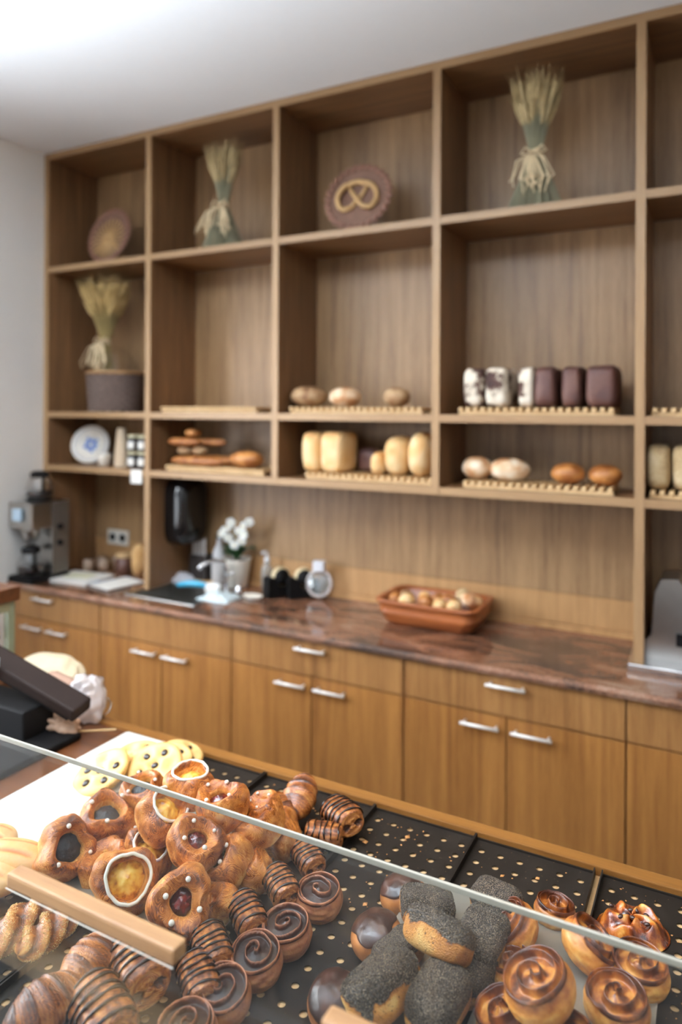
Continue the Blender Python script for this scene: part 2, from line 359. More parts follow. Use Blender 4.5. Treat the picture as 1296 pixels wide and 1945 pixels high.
def worktop():
    V, F = [], []; n = 420; x0, x1 = -3.048, 1.22
    bm = bmesh.new(); top = []; mid = []; bot = []
    for i in range(n+1):
        x = x0+(x1-x0)*i/n; j = lambda k: .004*nz(x*60, k, 0)+.003*nz(x*150, k, 3)
        top.append(bm.verts.new((x, 2.296+j(0)*.6, .92))); mid.append(bm.verts.new((x, 2.288+j(5), .909+j(9)*.6))); bot.append(bm.verts.new((x, 2.293+j(7), .8945+j(2)*.3)))
    for i in range(n):
        bm.faces.new((top[i], mid[i], mid[i+1], top[i+1])); bm.faces.new((mid[i], bot[i], bot[i+1], mid[i+1]))
    # hole for the sink
    sx0, sx1, sy0, sy1 = -2.36, -1.99, 2.40, 2.70
    v = lambda x, y, z=.92: bm.verts.new((x, y, z))
    bt = bm.verts.new; a0, a1 = v(x0, 2.82), v(x1, 2.82)
    ia = min(range(n+1), key=lambda i: abs(top[i].co.x-sx0)); ib = min(range(n+1), key=lambda i: abs(top[i].co.x-sx1))
    s = [v(top[ia].co.x, sy0), v(top[ib].co.x, sy0), v(top[ib].co.x, sy1), v(top[ia].co.x, sy1)]
    b0, b1 = v(top[ia].co.x, 2.82), v(top[ib].co.x, 2.82)
    bm.faces.new(top[:ia+1]+[s[0], s[3], b0, a0]); bm.faces.new(top[ia:ib+1]+[s[1], s[0]]); bm.faces.new([s[3], s[2], b1, b0]); bm.faces.new(top[ib:]+[a1, b1, s[2], s[1]])
    q = [v(p.co.x, p.co.y, .895) for p in s]
    for k in range(4): bm.faces.new((s[k], s[(k+1) % 4], q[(k+1) % 4], q[k]))
    bmesh.ops.triangulate(bm, faces=[f for f in bm.faces if len(f.verts) > 4])
    bmesh.ops.recalc_face_normals(bm, faces=bm.faces)
    bm.verts.ensure_lookup_table(); bm.verts.index_update(); r = [tuple(p.co) for p in bm.verts], [tuple(p.index for p in f.verts) for f in bm.faces]; bm.free(); return r
wt = mk('worktop', worktop(), M['granite'], smooth=False); wt.data.materials.append(M['granite_rough'])
for p in wt.data.polygons:
    if p.center.y < 2.2965: p.material_index = 1
tag(wt, 'polished brown granite worktop with a rough chiselled front edge', 'worktop')
# sink
t = thing('kitchen_sink', 'small steel sink sunk into the granite worktop', 'sink', (-2.175, 2.55, .92))
mk('basin', join([box(-.18, .18, -.145, -.14, -.16, .001), box(-.18, .18, .14, .145, -.16, .001), box(-.185, -.18, -.145, .145, -.16, .001), box(.18, .185, -.145, .145, -.16, .001), box(-.18, .18, -.14, .14, -.165, -.16)])[:2], M['steel'], t, smooth=False)
mk('rim', join([box(-.2, .2, -.16, -.145, .0005, .003), box(-.2, .2, .145, .16, .0005, .003), box(-.2, -.185, -.145, .145, .0005, .003), box(.185, .2, -.145, .145, .0005, .003)])[:2], M['steel'], t, smooth=False)
mk('drain', lathe([(0,0),(.03,0),(.034,.004),(.02,.005),(0,.003)], 20), M['chrome'], t, loc=(0, 0, -.16))
# ================================================================ display counter in the foreground
DC = thing('display_counter', 'golden oak pastry display counter in the foreground', 'counter', (-.6, .8, 0))
def dc(name, b, mat, label=None, bev=.002):
    d = box(b[0]+.6, b[1]+.6, b[2]-.8, b[3]-.8, b[4], b[5], bev); return mk(name, d, mat, DC, smooth=False, label=label)
dc('base_panel', (-1.3055, 1.3, .40, 1.330, .915, .9365), M['baseboard'], 'pale golden wood below the trays')
dc('back_rail', (-1.62, 1.3, 1.331, 1.362, .9, .952), M['counter'])
dc('side_top', (-3.04, -1.306, .2, 1.330, .9, .949), M['redwood'], 'reddish brown counter top left of the trays')
dc('cash_top', (-3.04, -1.86, 1.331, 1.50, .9, .949), M['redwood'], 'reddish brown counter top under the small glass case')
dc('front_rail', (-1.3055, 1.3, .36, .40, .9, .952), M['counter'])
dc('body_panel', (-1.3055, 1.3, .38, 1.345, .06, .914), M['oak_v'])
dc('side_body', (-3.02, -1.32, .25, 1.34, .06, .899), M['oak_v'])
dc('cash_body', (-3.02, -1.88, 1.341, 1.48, .06, .899), M['oak_v'])
# trays with real holes
def tray_mesh(wd, ln, ny0, seed, z=0.0):
    """perforated sheet, origin at the far left corner; x to the right, y towards the viewer (negative)"""
    V, F = [], []; nx = int(round(wd/.0357)); cx = wd/nx; nyy = int(ln/.0357); off = ny0
    N = 16; r = .0060
    ys = [-(off+k*.0357) for k in range(nyy)]
    def quad(x0, x1, y0, y1):
        n = len(V); V.extend([(x0,y0,0),(x1,y0,0),(x1,y1,0),(x0,y1,0)]); F.append((n,n+1,n+2,n+3))
    yt = ys[0]+.01785; quad(0, wd, yt, 0)
    for y in ys:
        for i in range(nx):
            x0 = i*cx; mx = x0+cx/2; h = .01785; n = len(V)
            sq = []
            for k in range(N):
                a = 2*pi*(k+.5)/N+pi/4*0; c, s = cos(a), sin(a); m = max(abs(c), abs(s))
                sq.append((mx+cx/2*c/m, y+h*s/m, 0))
            ri = [(mx+r*cos(2*pi*(k+.5)/N), y+r*sin(2*pi*(k+.5)/N), 0) for k in range(N)]
            rl = [(p[0], p[1], -.0012) for p in ri]
            V.extend(sq+ri+rl)
            for k in range(N):
                k2 = (k+1) % N; F.append((n+k, n+k2, n+N+k2, n+N+k)); F.append((n+N+k, n+N+k2, n+2*N+k2, n+2*N+k))
            for q in range(4): # fill the square corners
                a = 2*pi*(q*4+4-.5-2+.0)/N
            cor = [(x0+cx, y+h, 0), (x0, y+h, 0), (x0, y-h, 0), (x0+cx, y-h, 0)]; m = len(V); V.extend(cor)
            for q, (ka, kb) in enumerate(((1, 2), (5, 6), (9, 10), (13, 14))): F.append((n+ka, m+q, n+kb))
    yb = ys[-1]-.01785
    if ln+yb > 0: quad(0, wd, -ln, yb)
    e = .0024
    rim = join([box(-e, 0, -ln, 0, -.0035, .012), box(wd, wd+e, -ln, 0, -.0035, .012), box(-e, wd+e, 0, e, -.0035, .0035)])
    return (V, F), rim[:2]
TRAYS = [(-1.099, .207, 'leftmost black perforated tray holding sesame sticks'), (-.884, .264, 'black perforated tray under the danish pastries and croissants'),
         (-.615, .209, 'black perforated tray with the row of chocolate swirl buns'), (-.402, .2125, 'black perforated tray under the poppy seed rolls, crumbs at its back'),
         (-.174, .216, 'rightmost black perforated tray with one nut pastry and crumbs')]
TZ = .940
for x, wdt, lab in TRAYS:
    t = thing('baking_tray', lab, 'tray', (x, 1.326, TZ), group='black perforated baking trays in the display')
    a, b = tray_mesh(wdt, .86, .0315, 1)
    mk('perforated_sheet', a, M['tray'], t, smooth=False); mk('tray_rim', b, M['tray'], t, smooth=False)
    mk('foot', box(.02, wdt-.02, -.80, -.79, -.0034, -.0014), M['tray'], t, smooth=False); mk('foot', box(.02, wdt-.02, -.015, -.005, -.0034, -.0014), M['tray'], t, smooth=False)
# crumbs: nobody could count them
rnd = random.Random(11); parts = []
oct_f = [(0,2,4),(2,1,4),(1,3,4),(3,0,4),(2,0,5),(1,2,5),(3,1,5),(0,3,5)]
for k in range(330):
    far = rnd.random() < .8
    x = rnd.choice([rnd.uniform(-.39, .03), rnd.uniform(-.2, .03), rnd.uniform(-.6, -.41), rnd.uniform(-.87, -.72)]); y = rnd.uniform(.95, 1.31) if far else rnd.uniform(.6, 1.2)
    if -.19 < x < -.174: continue
    s = rnd.uniform(.0006, .0022) if rnd.random() < .9 else rnd.uniform(.003, .006)
    v = [(s*rnd.uniform(.6,1.6),0,0),(-s*rnd.uniform(.6,1.6),0,0),(0,s*rnd.uniform(.5,1.4),0),(0,-s,0),(0,0,s*.5),(0,0,-s*.3)]
    parts.append(move((v, oct_f), (x, y, TZ+s*.3), (0, 0, rnd.uniform(0, 6))))
o = mk('pastry_crumbs', join(parts)[:2], plain('golden crumbs', (206,142,78), .7, var=.3, scale=80), smooth=False)
tag(o, 'scattered golden crumbs on the black trays', 'crumbs', kind='stuff')
# boards
def board(name, x0, x1, y0, y1, lab, mat, th=.004, z=TZ+.0005, r=.018):
    pts = []
    for cx, cy, a0 in ((x1-r, y1-r, 0), (x0+r, y1-r, 90), (x0+r, y0+r, 180), (x1-r, y0+r, 270)):
        for k in range(6): a = R(a0+k*18); pts.append((cx+r*cos(a), cy+r*sin(a)))
    mx, my = (x0+x1)/2, (y0+y1)/2; n = len(pts)
    V = [(p[0]-mx, p[1]-my, zz) for zz in (0, th) for p in pts]; F = [tuple(range(n-1, -1, -1)), tuple(range(n, 2*n))]+[(k, (k+1) % n, n+(k+1) % n, n+k) for k in range(n)]
    o = mk(name, (V, F), mat, loc=(mx, my, z), smooth=False); return tag(o, lab, 'board')
board('pastry_board', -1.055, -.70, .80, 1.172, 'silver pastry board under the pile of danish pastries', M['board'], z=TZ+.0125)
board('pastry_board', -.447, -.305, .66, 1.158, 'silver pastry board under the poppy seed rolls', M['board'], z=TZ+.0125)
board('pastry_board', -.286, -.068, .66, 1.160, 'silver pastry board under the golden swirl brioches', M['board'], z=TZ+.0125)
board('serving_board', -1.30, -1.112, .60, 1.322, 'bright white serving board under the pale cookies', M['marble'], th=.018, z=.9365, r=.006)
# glass guard
GG = thing('glass_guard', 'clear glass guard standing over the pastries, with wooden grips', 'glass guard', (-.6, .73, .945))
mk('top_pane', box(-1.6, 1.5, -.146, .135, .203, .211), M['pane'], GG, smooth=False)
mk('polished_edge', box(-1.6, 1.5, .1355, .1392, .2035, .2120, .001), M['edge'], GG, smooth=False, label='bright polished back edge of the top pane')
mk('front_pane', box(-1.6, 1.5, -.1535, -.1465, .006, .203), M['pane'], GG, smooth=False)
for a, b in ((-.789, -.5165), (-.334, -.062)):
    mk('grip', box(a+.6, b+.6, -.1355, -.113, .2115, .2298, .0035), M['handle_wood'], GG, smooth=False, label='square wooden grip fixed on the glass')
    mk('grip_seal', box(a+.6, b+.6, -.1366, -.1358, .2111, .2122), M['sugar'], GG, smooth=False, label='thin white line of light glue under the grip')
# ================================================================ pastries on the trays
def ori(n, spin=0.0):
    """rotation that points local +z along n, after a spin about local z"""
    return Vector(n).normalized().to_track_quat('Z', 'Y') @ Quaternion((0,0,1), spin)
def dough(Rr, H, seed, hole=.5, lob=.085, ridge=.0006, turns=7, elong=1.0):
    """laminated ring of dough with a hollow; profile goes base -> side -> rim -> hollow"""
    prof = [(0,-.5),(.6,-.5),(.86,-.46),(.97,-.28),(1.0,-.02),(.97,.20),(.89,.37),(.77,.48),(.66,.49),(hole,.34),(hole*.9,.16),(hole*.6,.1),(0,.1)]
    def at(t):
        x = t*(len(prof)-1); i = min(int(x), len(prof)-2); f = x-i
        p0 = prof[max(i-1,0)]; p1 = prof[i]; p2 = prof[i+1]; p3 = prof[min(i+2, len(prof)-1)]
        return [.5*((2*p1[k])+(-p0[k]+p2[k])*f+(2*p0[k]-5*p1[k]+4*p2[k]-p3[k])*f*f+(-p0[k]+3*p1[k]-3*p2[k]+p3[k])*f**3) for k in (0,1)]
    rn = random.Random(seed); ph = [rn.uniform(0, 6.28) for _ in range(6)]
    def fn(u, v):
        a = u*2*pi; r, z = at(v); r = max(r, 0)
        l = 1+lob*cos(3*a+ph[0])+.05*cos(2*a+ph[1])+.03*cos(5*a+ph[2])
        side = sm(r, .45, .8)
        ph2 = turns*(v*3.1+.55*sin(2*a+ph[3])+.35*sin(3*a+ph[4]))+2.2*nz(cos(a)*2, sin(a)*2, v*3, 1, seed)
        rg = (.5+.5*sin(ph2*2))*side; rg = rg**.7
        rr = r*l; q = 1+(rg-.5)*ridge*22*side
        lump0 = 1+.16*nz(cos(a)*1.8, sin(a)*1.8, z*1.5, 1, seed+20)*side; rr *= lump0
        x = Rr*rr*cos(a)*q*elong; y = Rr*rr*sin(a)*q; zz = H*(z+.04*cos(2*a+ph[5])*side)*(1+.05*nz(cos(a)*1.5, sin(a)*1.5, 0, 1, seed+3))+(rg-.5)*ridge*side*(1 if z > .2 else 0)
        lump = .0022*nz(x*45, y*45, zz*45, 1, seed)*side
        b = .44+.16*rg-.20*sm(z, .25, .5)*side+.28*sm(-z, .1, .45)+.30*nz(x*40, y*40, zz*40, 1, seed+9)
        if r < hole: b = .75
        return (x+lump*cos(a), y+lump*sin(a), zz+lump*.6, clamp(b))
    return grid(fn, 88, 50, cap=(True, True))
def filling(Rr, H, seed, hole, dome=.18, rag=.25):
    def fn(u, v):
        a = u*2*pi; r = (1-v)*hole*1.04*(1+rag*nz(cos(a)*2.5, sin(a)*2.5, 1, 1, seed)*(1-v)); 
        x, y = Rr*r*cos(a), Rr*r*sin(a); z = H*(.14+dome*v**.6)+.0016*nz(x*150, y*150, 0, 1, seed)
        return (x, y, z, clamp(.5+.6*nz(x*110, y*110, 0, 1, seed+2)+.25*(v-.5)))
    return grid(fn, 40, 16, cap=(False, False))
NN = {'danish': 0}
def danish(W, kind, n, seed, label, s=1.0, hole=None, spin=0):
    s *= .90; Rr, H = .049*s, .066*s; hole = hole or {'berry': .50, 'custard': .60, 'cherry': .38, 'plain': .26}[kind]
    q = ori(n, spin); base = Vector(W)-Vector(q @ Vector((0,0,1)))*H*.5
    t = thing('danish_pastry', label, 'pastry', tuple(base), q, 'danish pastries piled on the silver board')
    off = (0, 0, H*.5)
    mk('dough', dough(Rr, H, seed, hole, elong=1.06), M['danish'], t, loc=off)
    if kind != 'plain':
        mk('filling', filling(Rr, H, seed, hole, .2 if kind != 'custard' else .3), M[{'berry':'berry','custard':'custard','cherry':'cherry'}[kind]], t, loc=off)
    rn = random.Random(seed+50)
    if kind == 'custard':
        ns = 64; pts = []
        for k in range(ns):
            a = 2*pi*k/ns; rr = Rr*(hole*1.16+.03*sin(3*a+seed)+.03*nz(cos(a)*3, sin(a)*3, 0, 1, seed)); pts.append((rr*cos(a)*1.04, rr*sin(a), H*(.52+.03*nz(cos(a)*2, sin(a)*2, 3, 1, seed))))
        mk('icing_ring', tube(pts, .0028*s, 8, True), M['icing'], t, loc=off)
    if kind in ('berry', 'cherry'):
        k0 = rn.uniform(0, 6)
        for k in range(4 if kind == 'cherry' else 3):
            a = k0+k*2*pi/(4 if kind == 'cherry' else 3)+rn.uniform(-.3, .3); rr = Rr*(hole+.17+rn.uniform(-.05, .06)); r = rn.uniform(.0036, .0048)*s
            mk('sugar_pearl', ball(r, r, r*.8, 10, 7), M['sugar'], t, loc=(rr*cos(a)*1.05, rr*sin(a), H*.5*1.0+H*.5+r*.15))
    return t
C = Vector((0, 0, 1.76))
def face(W, up, side=0.0):
    """direction mixing straight up with the direction to the room in front, turned sideways"""
    d = (C-Vector(W)); d.z = 0; d.normalize(); s = Vector((-d.y, d.x, 0)); return (Vector((0,0,1))*up+d*(1-up)-s*side).normalized()
DL = [ # centre, kind, up, side, seed, label, scale
 ((-0.7267,0.8546,1.),'cherry',.42,.0,1,'large danish with dark cherry filling standing at the front right of the pile',1.10),
 ((-0.843,0.8538,0.998),'custard',.42,-.1,2,'danish with custard and a white icing ring at the front middle of the pile',1.10),
 ((-0.9939,0.8647,0.998),'berry',.40,-.28,3,'danish with a wide black filling at the front left end of the pile',1.06),
 ((-0.9325,0.8971,0.972),'plain',.9,.2,4,'plain browned danish side lying low behind the front black filled one',.92),
 ((-0.705,0.9144,0.969),'plain',.8,.5,5,'small folded danish lying low right behind the large cherry one',.75),
 ((-0.867,0.9338,0.985),'custard',.7,-.1,6,'danish with an icing edge half hidden behind the front custard one',.95),
 ((-0.7651,0.9349,1.035),'cherry',.62,-.1,7,'danish with bright red cherry filling in the middle of the pile',.98),
 ((-0.731,0.9647,0.997),'cherry',.72,.5,8,'danish below and right of the bright red cherry one, tilted right',.94),
 ((-0.7074,1.0015,0.97),'plain',.8,.4,9,'danish at the lower right edge of the pile, browned side outward',.9),
 ((-0.9991,0.9606,0.998),'berry',.75,-.1,10,'danish with black filling lying flat at the left back of the pile',1.06),
 ((-0.9602,0.996,0.972),'berry',.9,.0,11,'danish with black filling mostly hidden in the hollow of the pile',.9),
 ((-0.8602,0.9615,1.045),'custard',.66,-.35,12,'custard danish with icing rim in the upper left of the pile',1.02),
 ((-0.9796,1.0382,1.015),'berry',.85,.2,13,'danish with dark filling and pearls at the back left, below the glass edge',.94),
 ((-0.844,1.0156,1.075),'custard',.93,.0,14,'topmost custard danish with icing ring, crossing the glass edge',.98),
 ((-0.7719,1.0087,1.062),'cherry',.86,.15,15,'cherry danish next to the topmost custard one, crossing the glass edge',1.0),
 ((-0.7228,1.0482,1.022),'plain',.85,.3,16,'swirled danish with its side to the viewer, right of the pile top',1.0),
 ((-0.7066,1.0992,0.982),'plain',.8,.5,17,'danish at the far right end of the pile under the glass',.95),
 ((-0.7196,1.0666,1.04),'cherry',.9,.3,18,'small red topped danish peeking above the glass edge at the pile right',.72),
]
for W, kind, up, side, sd, lab, s in DL: danish(W, kind, face(W, up, side), sd, lab, s, spin=sd*1.3)
# ---------------------------------------------------------------- croissants
def croissant_mesh(L=.13, Rm=.031, bend=.9, seed=1, seg=5):
    def fn(u, v):
        a = u*2*pi; t = v*2-1; ang = t*bend; rad = L/2/bend
        c = Vector((rad*sin(ang), rad*(1-cos(ang)), 0)); ax = Vector((cos(ang), sin(ang), 0)); nx = Vector((-sin(ang), cos(ang), 0))
        k = abs(t)*seg/2+.32*sin(a*.5+.6)*1.0; fr = k-math.floor(k); step = (1-fr)
        env = (1-abs(t)**2.3)**.62 if abs(t) < 1 else 0
        r = Rm*(env*(.90)+.02)*(1+.20*step*(1-abs(t)))
        line = .5+.5*sin(k*2*pi*5+2*nz(cos(a), sin(a), t*3, 1.5, seed))
        r += .0005*line; r *= 1+.05*nz(cos(a)*1.5, sin(a)*1.5, t*4, 1, seed)
        p = c+nx*cos(a)*r*1.05+Vector((0,0,1))*sin(a)*r*.86
        b = .20+.42*(1-step)+.16*line-.18*sm(sin(a), .2, 1)+.3*nz(p.x*30, p.y*30, p.z*30, 1, seed)
        return (p.x, p.y, p.z, clamp(b))
    return grid(fn, 56, 100)
def croissant(W, q, seed, label, L=.125, Rm=.031, bend=.7, group='croissants in the display'):
    t = thing('croissant', label, 'croissant', tuple(W), q, group)
    mk('crust', croissant_mesh(L, Rm, bend, seed), M['croissant'], t); return t
def lay(ax, up=(0,0,1)):
    """local x along ax, local z as near as possible to up"""
    x = Vector(ax).normalized(); z = Vector(up); z = (z-x*z.dot(x)).normalized(); y = z.cross(x)
    return Matrix((x, y, z)).transposed().to_quaternion()
croissant((-0.779,0.719,0.978), lay((-.15,1,.12)), 21, 'glossy croissant below the left wooden grip, pointing away', .104, .032, .45)
croissant((-0.7746,0.6411,0.978), lay((.25,1,.1)), 22, 'glossy croissant at the bottom left corner of the photo', .104, .034, .5)
croissant((-0.7351,1.2206,0.985), lay((-.2,1,.35)), 23, 'golden croissant standing upright behind the glass edge', .115, .031, .35)
croissant((-0.7591,1.1767,0.975), lay((-1,.35,.1)), 24, 'croissant lying in front of the upright one, cut by the glass edge', .11, .030, .5)
# ---------------------------------------------------------------- chocolate drizzled rolls
def roll_mesh(L=.085, A=.031, Bz=.026, seed=1):
    nv = 48
    def fn(u, v):
        a = u*2*pi; sp = lambda x, e: math.copysign(abs(x)**e, x)
        body = clamp((v-.16)/.68); endf = 0.0
        if v < .16: e = 1-v/.16; endf = e; x = -L/2
        elif v > .84: e = (v-.84)/.16; endf = e; x = L/2
        else: x = (body-.5)*L; e = 0
        rr = 1-e
        edge = 1-.16*sm(abs(x), L*.36, L*.5)
        yy = A*sp(cos(a), .8)*edge*rr; zz = Bz*sp(sin(a), .8)*edge*rr
        b = .5
        if endf > 0:
            spir = (rr*3.0-a/(2*pi)) % 1.0; gro = abs(spir-.5)*2; x += math.copysign(.004*(gro-.5), x)*(1 if endf < .97 else 0)
            b = .25+.5*gro
            for cx in (-.42, .42):
                d = math.hypot(yy/A-cx, zz/Bz+.1)
                if d < .24: x -= math.copysign(.006, x); b = .0
        else:
            st = .5+.5*sin(a*16+2.5*nz(x*50, cos(a), sin(a), 1, seed)); k = 1+.018*st+.05*nz(x*40, cos(a)*2, sin(a)*2, 1, seed); yy *= k; zz *= k; b = .22+.22*st+.4*nz(x*60, yy*60, zz*60, 1, seed)
        return (x, yy, zz, clamp(b))
    return grid(fn, 60, nv)
def drizzle_mesh(L, A, Bz, seed, n=6):
    rn = random.Random(seed); out = []
    for k in range(n):
        x0 = (-.42+.84*k/(n-1))*L+rn.uniform(-.002, .002); pts = []
        for j in range(22):
            a = (.03+.94*j/21)*pi; sp = lambda x, e: math.copysign(abs(x)**e, x)
            e = 1-.16*sm(abs(x0), L*.36, L*.5); w = 1.05
            pts.append((x0+.0012*sin(j*.5+k)+.003*nz(j*.15, k, 0, 1, seed), A*sp(cos(a), .8)*e*w, Bz*sp(sin(a), .8)*e*w+.0005))
        out.append(tube(pts, lambda t, r=rn.uniform(.0015,.0022): r*(1+.3*sin(t*20+k)), 6))
    return join(out)[:2]
RM = [roll_mesh(seed=s) for s in (1, 2, 3)]; RM = [mesh('crust', r, M['croissant']) for r in RM]
DM = [mesh('chocolate_drizzle', drizzle_mesh(.085, .031, .026, s), M['choc']) for s in (1, 2, 3)]
def drizzled(W, q, k, label, s=1.0):
    t = thing('chocolate_roll', label, 'pastry', tuple(W), q, 'chocolate drizzled rolls'); t.scale = (s, s, s)
    mk('crust', RM[k % 3], None, t); mk('chocolate_drizzle', DM[(k+1) % 3], None, t, label='dark chocolate stripes'); return t
up1 = (-.35, 0, 1)
for i, (W, ax, lab, s, u) in enumerate([
 ((-0.7164,0.7506,0.975), (.85,-.5,.1), 'chocolate striped roll directly under the right end of the left wooden grip', 1.15, (-.2,-.2,1)),
 ((-0.7008,0.6701,0.975), (.9,-.42,.05), 'chocolate striped roll at the bottom edge, between the two glossy croissants and the swirl buns', 1.12, (-.1,-.3,1)),
 ((-0.6322,0.7807,0.968), (.8,-.6,0), 'dark shaded chocolate roll right of the left wooden grip', .88, up1),
 ((-0.6485,0.8305,0.972), (.8,-.6,0), 'nearest clear chocolate roll in the narrow row beside the swirl buns', .88, up1),
 ((-0.6443,0.9127,0.972), (.8,-.6,0), 'second chocolate roll of the narrow row, beside the heart shaped swirl bun', .86, up1),
 ((-0.6354,0.9956,0.972), (.8,-.6,0), 'third chocolate roll of the narrow row, left of the furthest swirl bun', .84, up1),
 ((-0.6336,1.08,0.972), (.8,-.6,0), 'fourth chocolate roll of the narrow row, just in front of the glass edge', .82, up1),
 ((-0.645,1.1592,0.968), (.95,.3,0), 'chocolate roll lying right across the glass edge', .84, up1),
 ((-0.638,1.2175,0.975), (.8,-.55,.15), 'furthest chocolate roll, lit behind the glass edge', .98, (-.2,-.1,1))]):
    drizzled(W, lay(ax, u), i, lab, s*(1.0 if i in (0, 1, 8) else .93))
# ---------------------------------------------------------------- swirl buns
def rosette(Rr, H, seed, turns=2.3, deep=.010, tw=1.0, gold=False, tall=1.0):
    """bun whose top shows a coiled ribbon: radius and angle give the distance to the coil"""
    def fn(u, v):
        a = u*2*pi
        if v < .42:   # side
            t = v/.42; r = Rr*(.76+.30*sin(pi*(t*.72+.10))); z = H*(t*.82)*tall
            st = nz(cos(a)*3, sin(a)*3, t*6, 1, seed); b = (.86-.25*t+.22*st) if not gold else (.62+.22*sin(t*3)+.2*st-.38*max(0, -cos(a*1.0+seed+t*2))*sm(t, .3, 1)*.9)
            return (r*cos(a)+.001*st, r*sin(a)+.001*st, z, clamp(b))
        t = (v-.42)/.58; r = Rr*(.985-.03*t*(1-t))*(1-t)*1.0; rn = 1-t
        ph = (rn*turns-tw*a/(2*pi)+.10*sin(2*a+seed)+.05*nz(cos(a)*2, sin(a)*2, t*2, 1, seed)) % 1.0
        d = abs(ph-.5)*2            # 1 on the ribbon crest
        outer = sm(rn, .80, .93)
        crest = max(math.exp(-((1-d)/(.11 if not gold else .20))**2), outer*math.exp(-((rn-.93)/.06)**2))
        z = H*.80*tall+deep*crest-deep*.55*(1-crest)*sm(rn, 0, .3)*(1-.4*outer)+H*.12*(1-rn)
        z += .001*nz(r*cos(a)*60, r*sin(a)*60, 0, 1, seed)
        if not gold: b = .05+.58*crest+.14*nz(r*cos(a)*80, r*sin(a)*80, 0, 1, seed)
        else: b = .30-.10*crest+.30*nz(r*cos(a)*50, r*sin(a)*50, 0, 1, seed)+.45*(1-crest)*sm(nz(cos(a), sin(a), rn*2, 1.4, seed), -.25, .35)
        k = 1+.04*nz(cos(a), sin(a), 0, 1.2, seed)
        return (r*cos(a)*k, r*sin(a)*k, z, clamp(b))
    return grid(fn, 110, 84, cap=(True, False))
def swirl(W, n, seed, label, s=1.0, turns=2.3, spin=0, tw=1):
    t = thing('swirl_bun', label, 'pastry', tuple(W), ori(n, spin), 'chocolate swirl buns in one row')
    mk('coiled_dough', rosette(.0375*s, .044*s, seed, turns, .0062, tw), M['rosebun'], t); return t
for i, (W, n, lab, tr, sp, tw) in enumerate([
 ((-0.5723,1.0157,0.9405), (0,-.12,1), 'furthest chocolate swirl bun, with an open coil like a comma', 1.7, 1.2, 1),
 ((-0.5784,0.9251,0.9405), (0,-.15,1), 'second chocolate swirl bun from the back of the row', 2.2, 2.6, -1),
 ((-0.5882,0.8563,0.9405), (.05,-.15,1), 'third chocolate swirl bun from the back, heart shaped coil', 2.1, 4.2, 1),
 ((-0.5921,0.7842,0.9405), (.05,-.2,1), 'darkest chocolate swirl bun, near the bottom edge', 2.2, .6, -1),
 ((-0.5947,0.7131,0.9405), (0,-.1,1), 'nearest chocolate swirl bun, cut off by the bottom edge of the photo', 2.2, 2.0, 1)]):
    swirl(W, n, i+1, lab, 1.0 if i else .98, tr, sp, tw)
# ---------------------------------------------------------------- buns with a chocolate cap
def capbun(W, n, seed, label, s=1.0):
    t = thing('glazed_bun', label, 'pastry', tuple(W), ori(n, seed), 'round buns dipped in chocolate')
    Rr, H = .039*s, .029*s
    def f(p, a, b): k = 1+.05*nz(p.x*30, p.y*30, p.z*30, 1, seed); z = p.z*k; z = max(z, -H*.75); return (p.x*k, p.y*k, z+H*.75, clamp(.35+.5*sm(-p.z/H, -.2, .8)+.3*nz(p.x*50, p.y*50, p.z*50, 1, seed)))
    mk('bun', ball(Rr, Rr, H, 48, 30, 1, 1, f), M['bun'], t)
    def g(u, v):
        a = u*2*pi; lim = 1.0+.10*sin(3*a+seed)+.08*sin(5*a+1.3*seed); lim += .12*nz(cos(a)*2, sin(a)*2, seed); th = lim*(1-v)*1.0; r = 1.05
        p = Vector((Rr*sin(th)*cos(a)*r, Rr*sin(th)*sin(a)*r, H*cos(th)*1.06)); k = 1+.05*nz(p.x*30, p.y*30, p.z*30, 1, seed)
        if v == 0: k *= .985
        w_ = .0009*nz(p.x*110, p.y*110, 0, 1, seed)+.0012*nz(p.x*45, p.y*45, 3, 1, seed); return (p.x*k, p.y*k, p.z*k+H*.75+w_, clamp(.45+.7*nz(p.x*40, p.y*40, 0, 1, seed)))
    mk('chocolate_cap', grid(g, 64, 20, cap=(False, False)), M['chocglaze'], t, label='smooth dark chocolate cap'); return t
capbun((-0.4504,1.0898,0.9405), (-.25,-.1,1), 1, 'chocolate capped bun furthest back, its glaze catching the light', .98)
capbun((-0.4489,0.9828,0.9405), (-.2,-.15,1), 2, 'middle chocolate capped bun, left of the poppy seed rolls', 1.02)
capbun((-0.4488,0.8517,0.9405), (-.1,-.35,1), 3, 'nearest chocolate capped bun, just above the right wooden grip', 1.02)
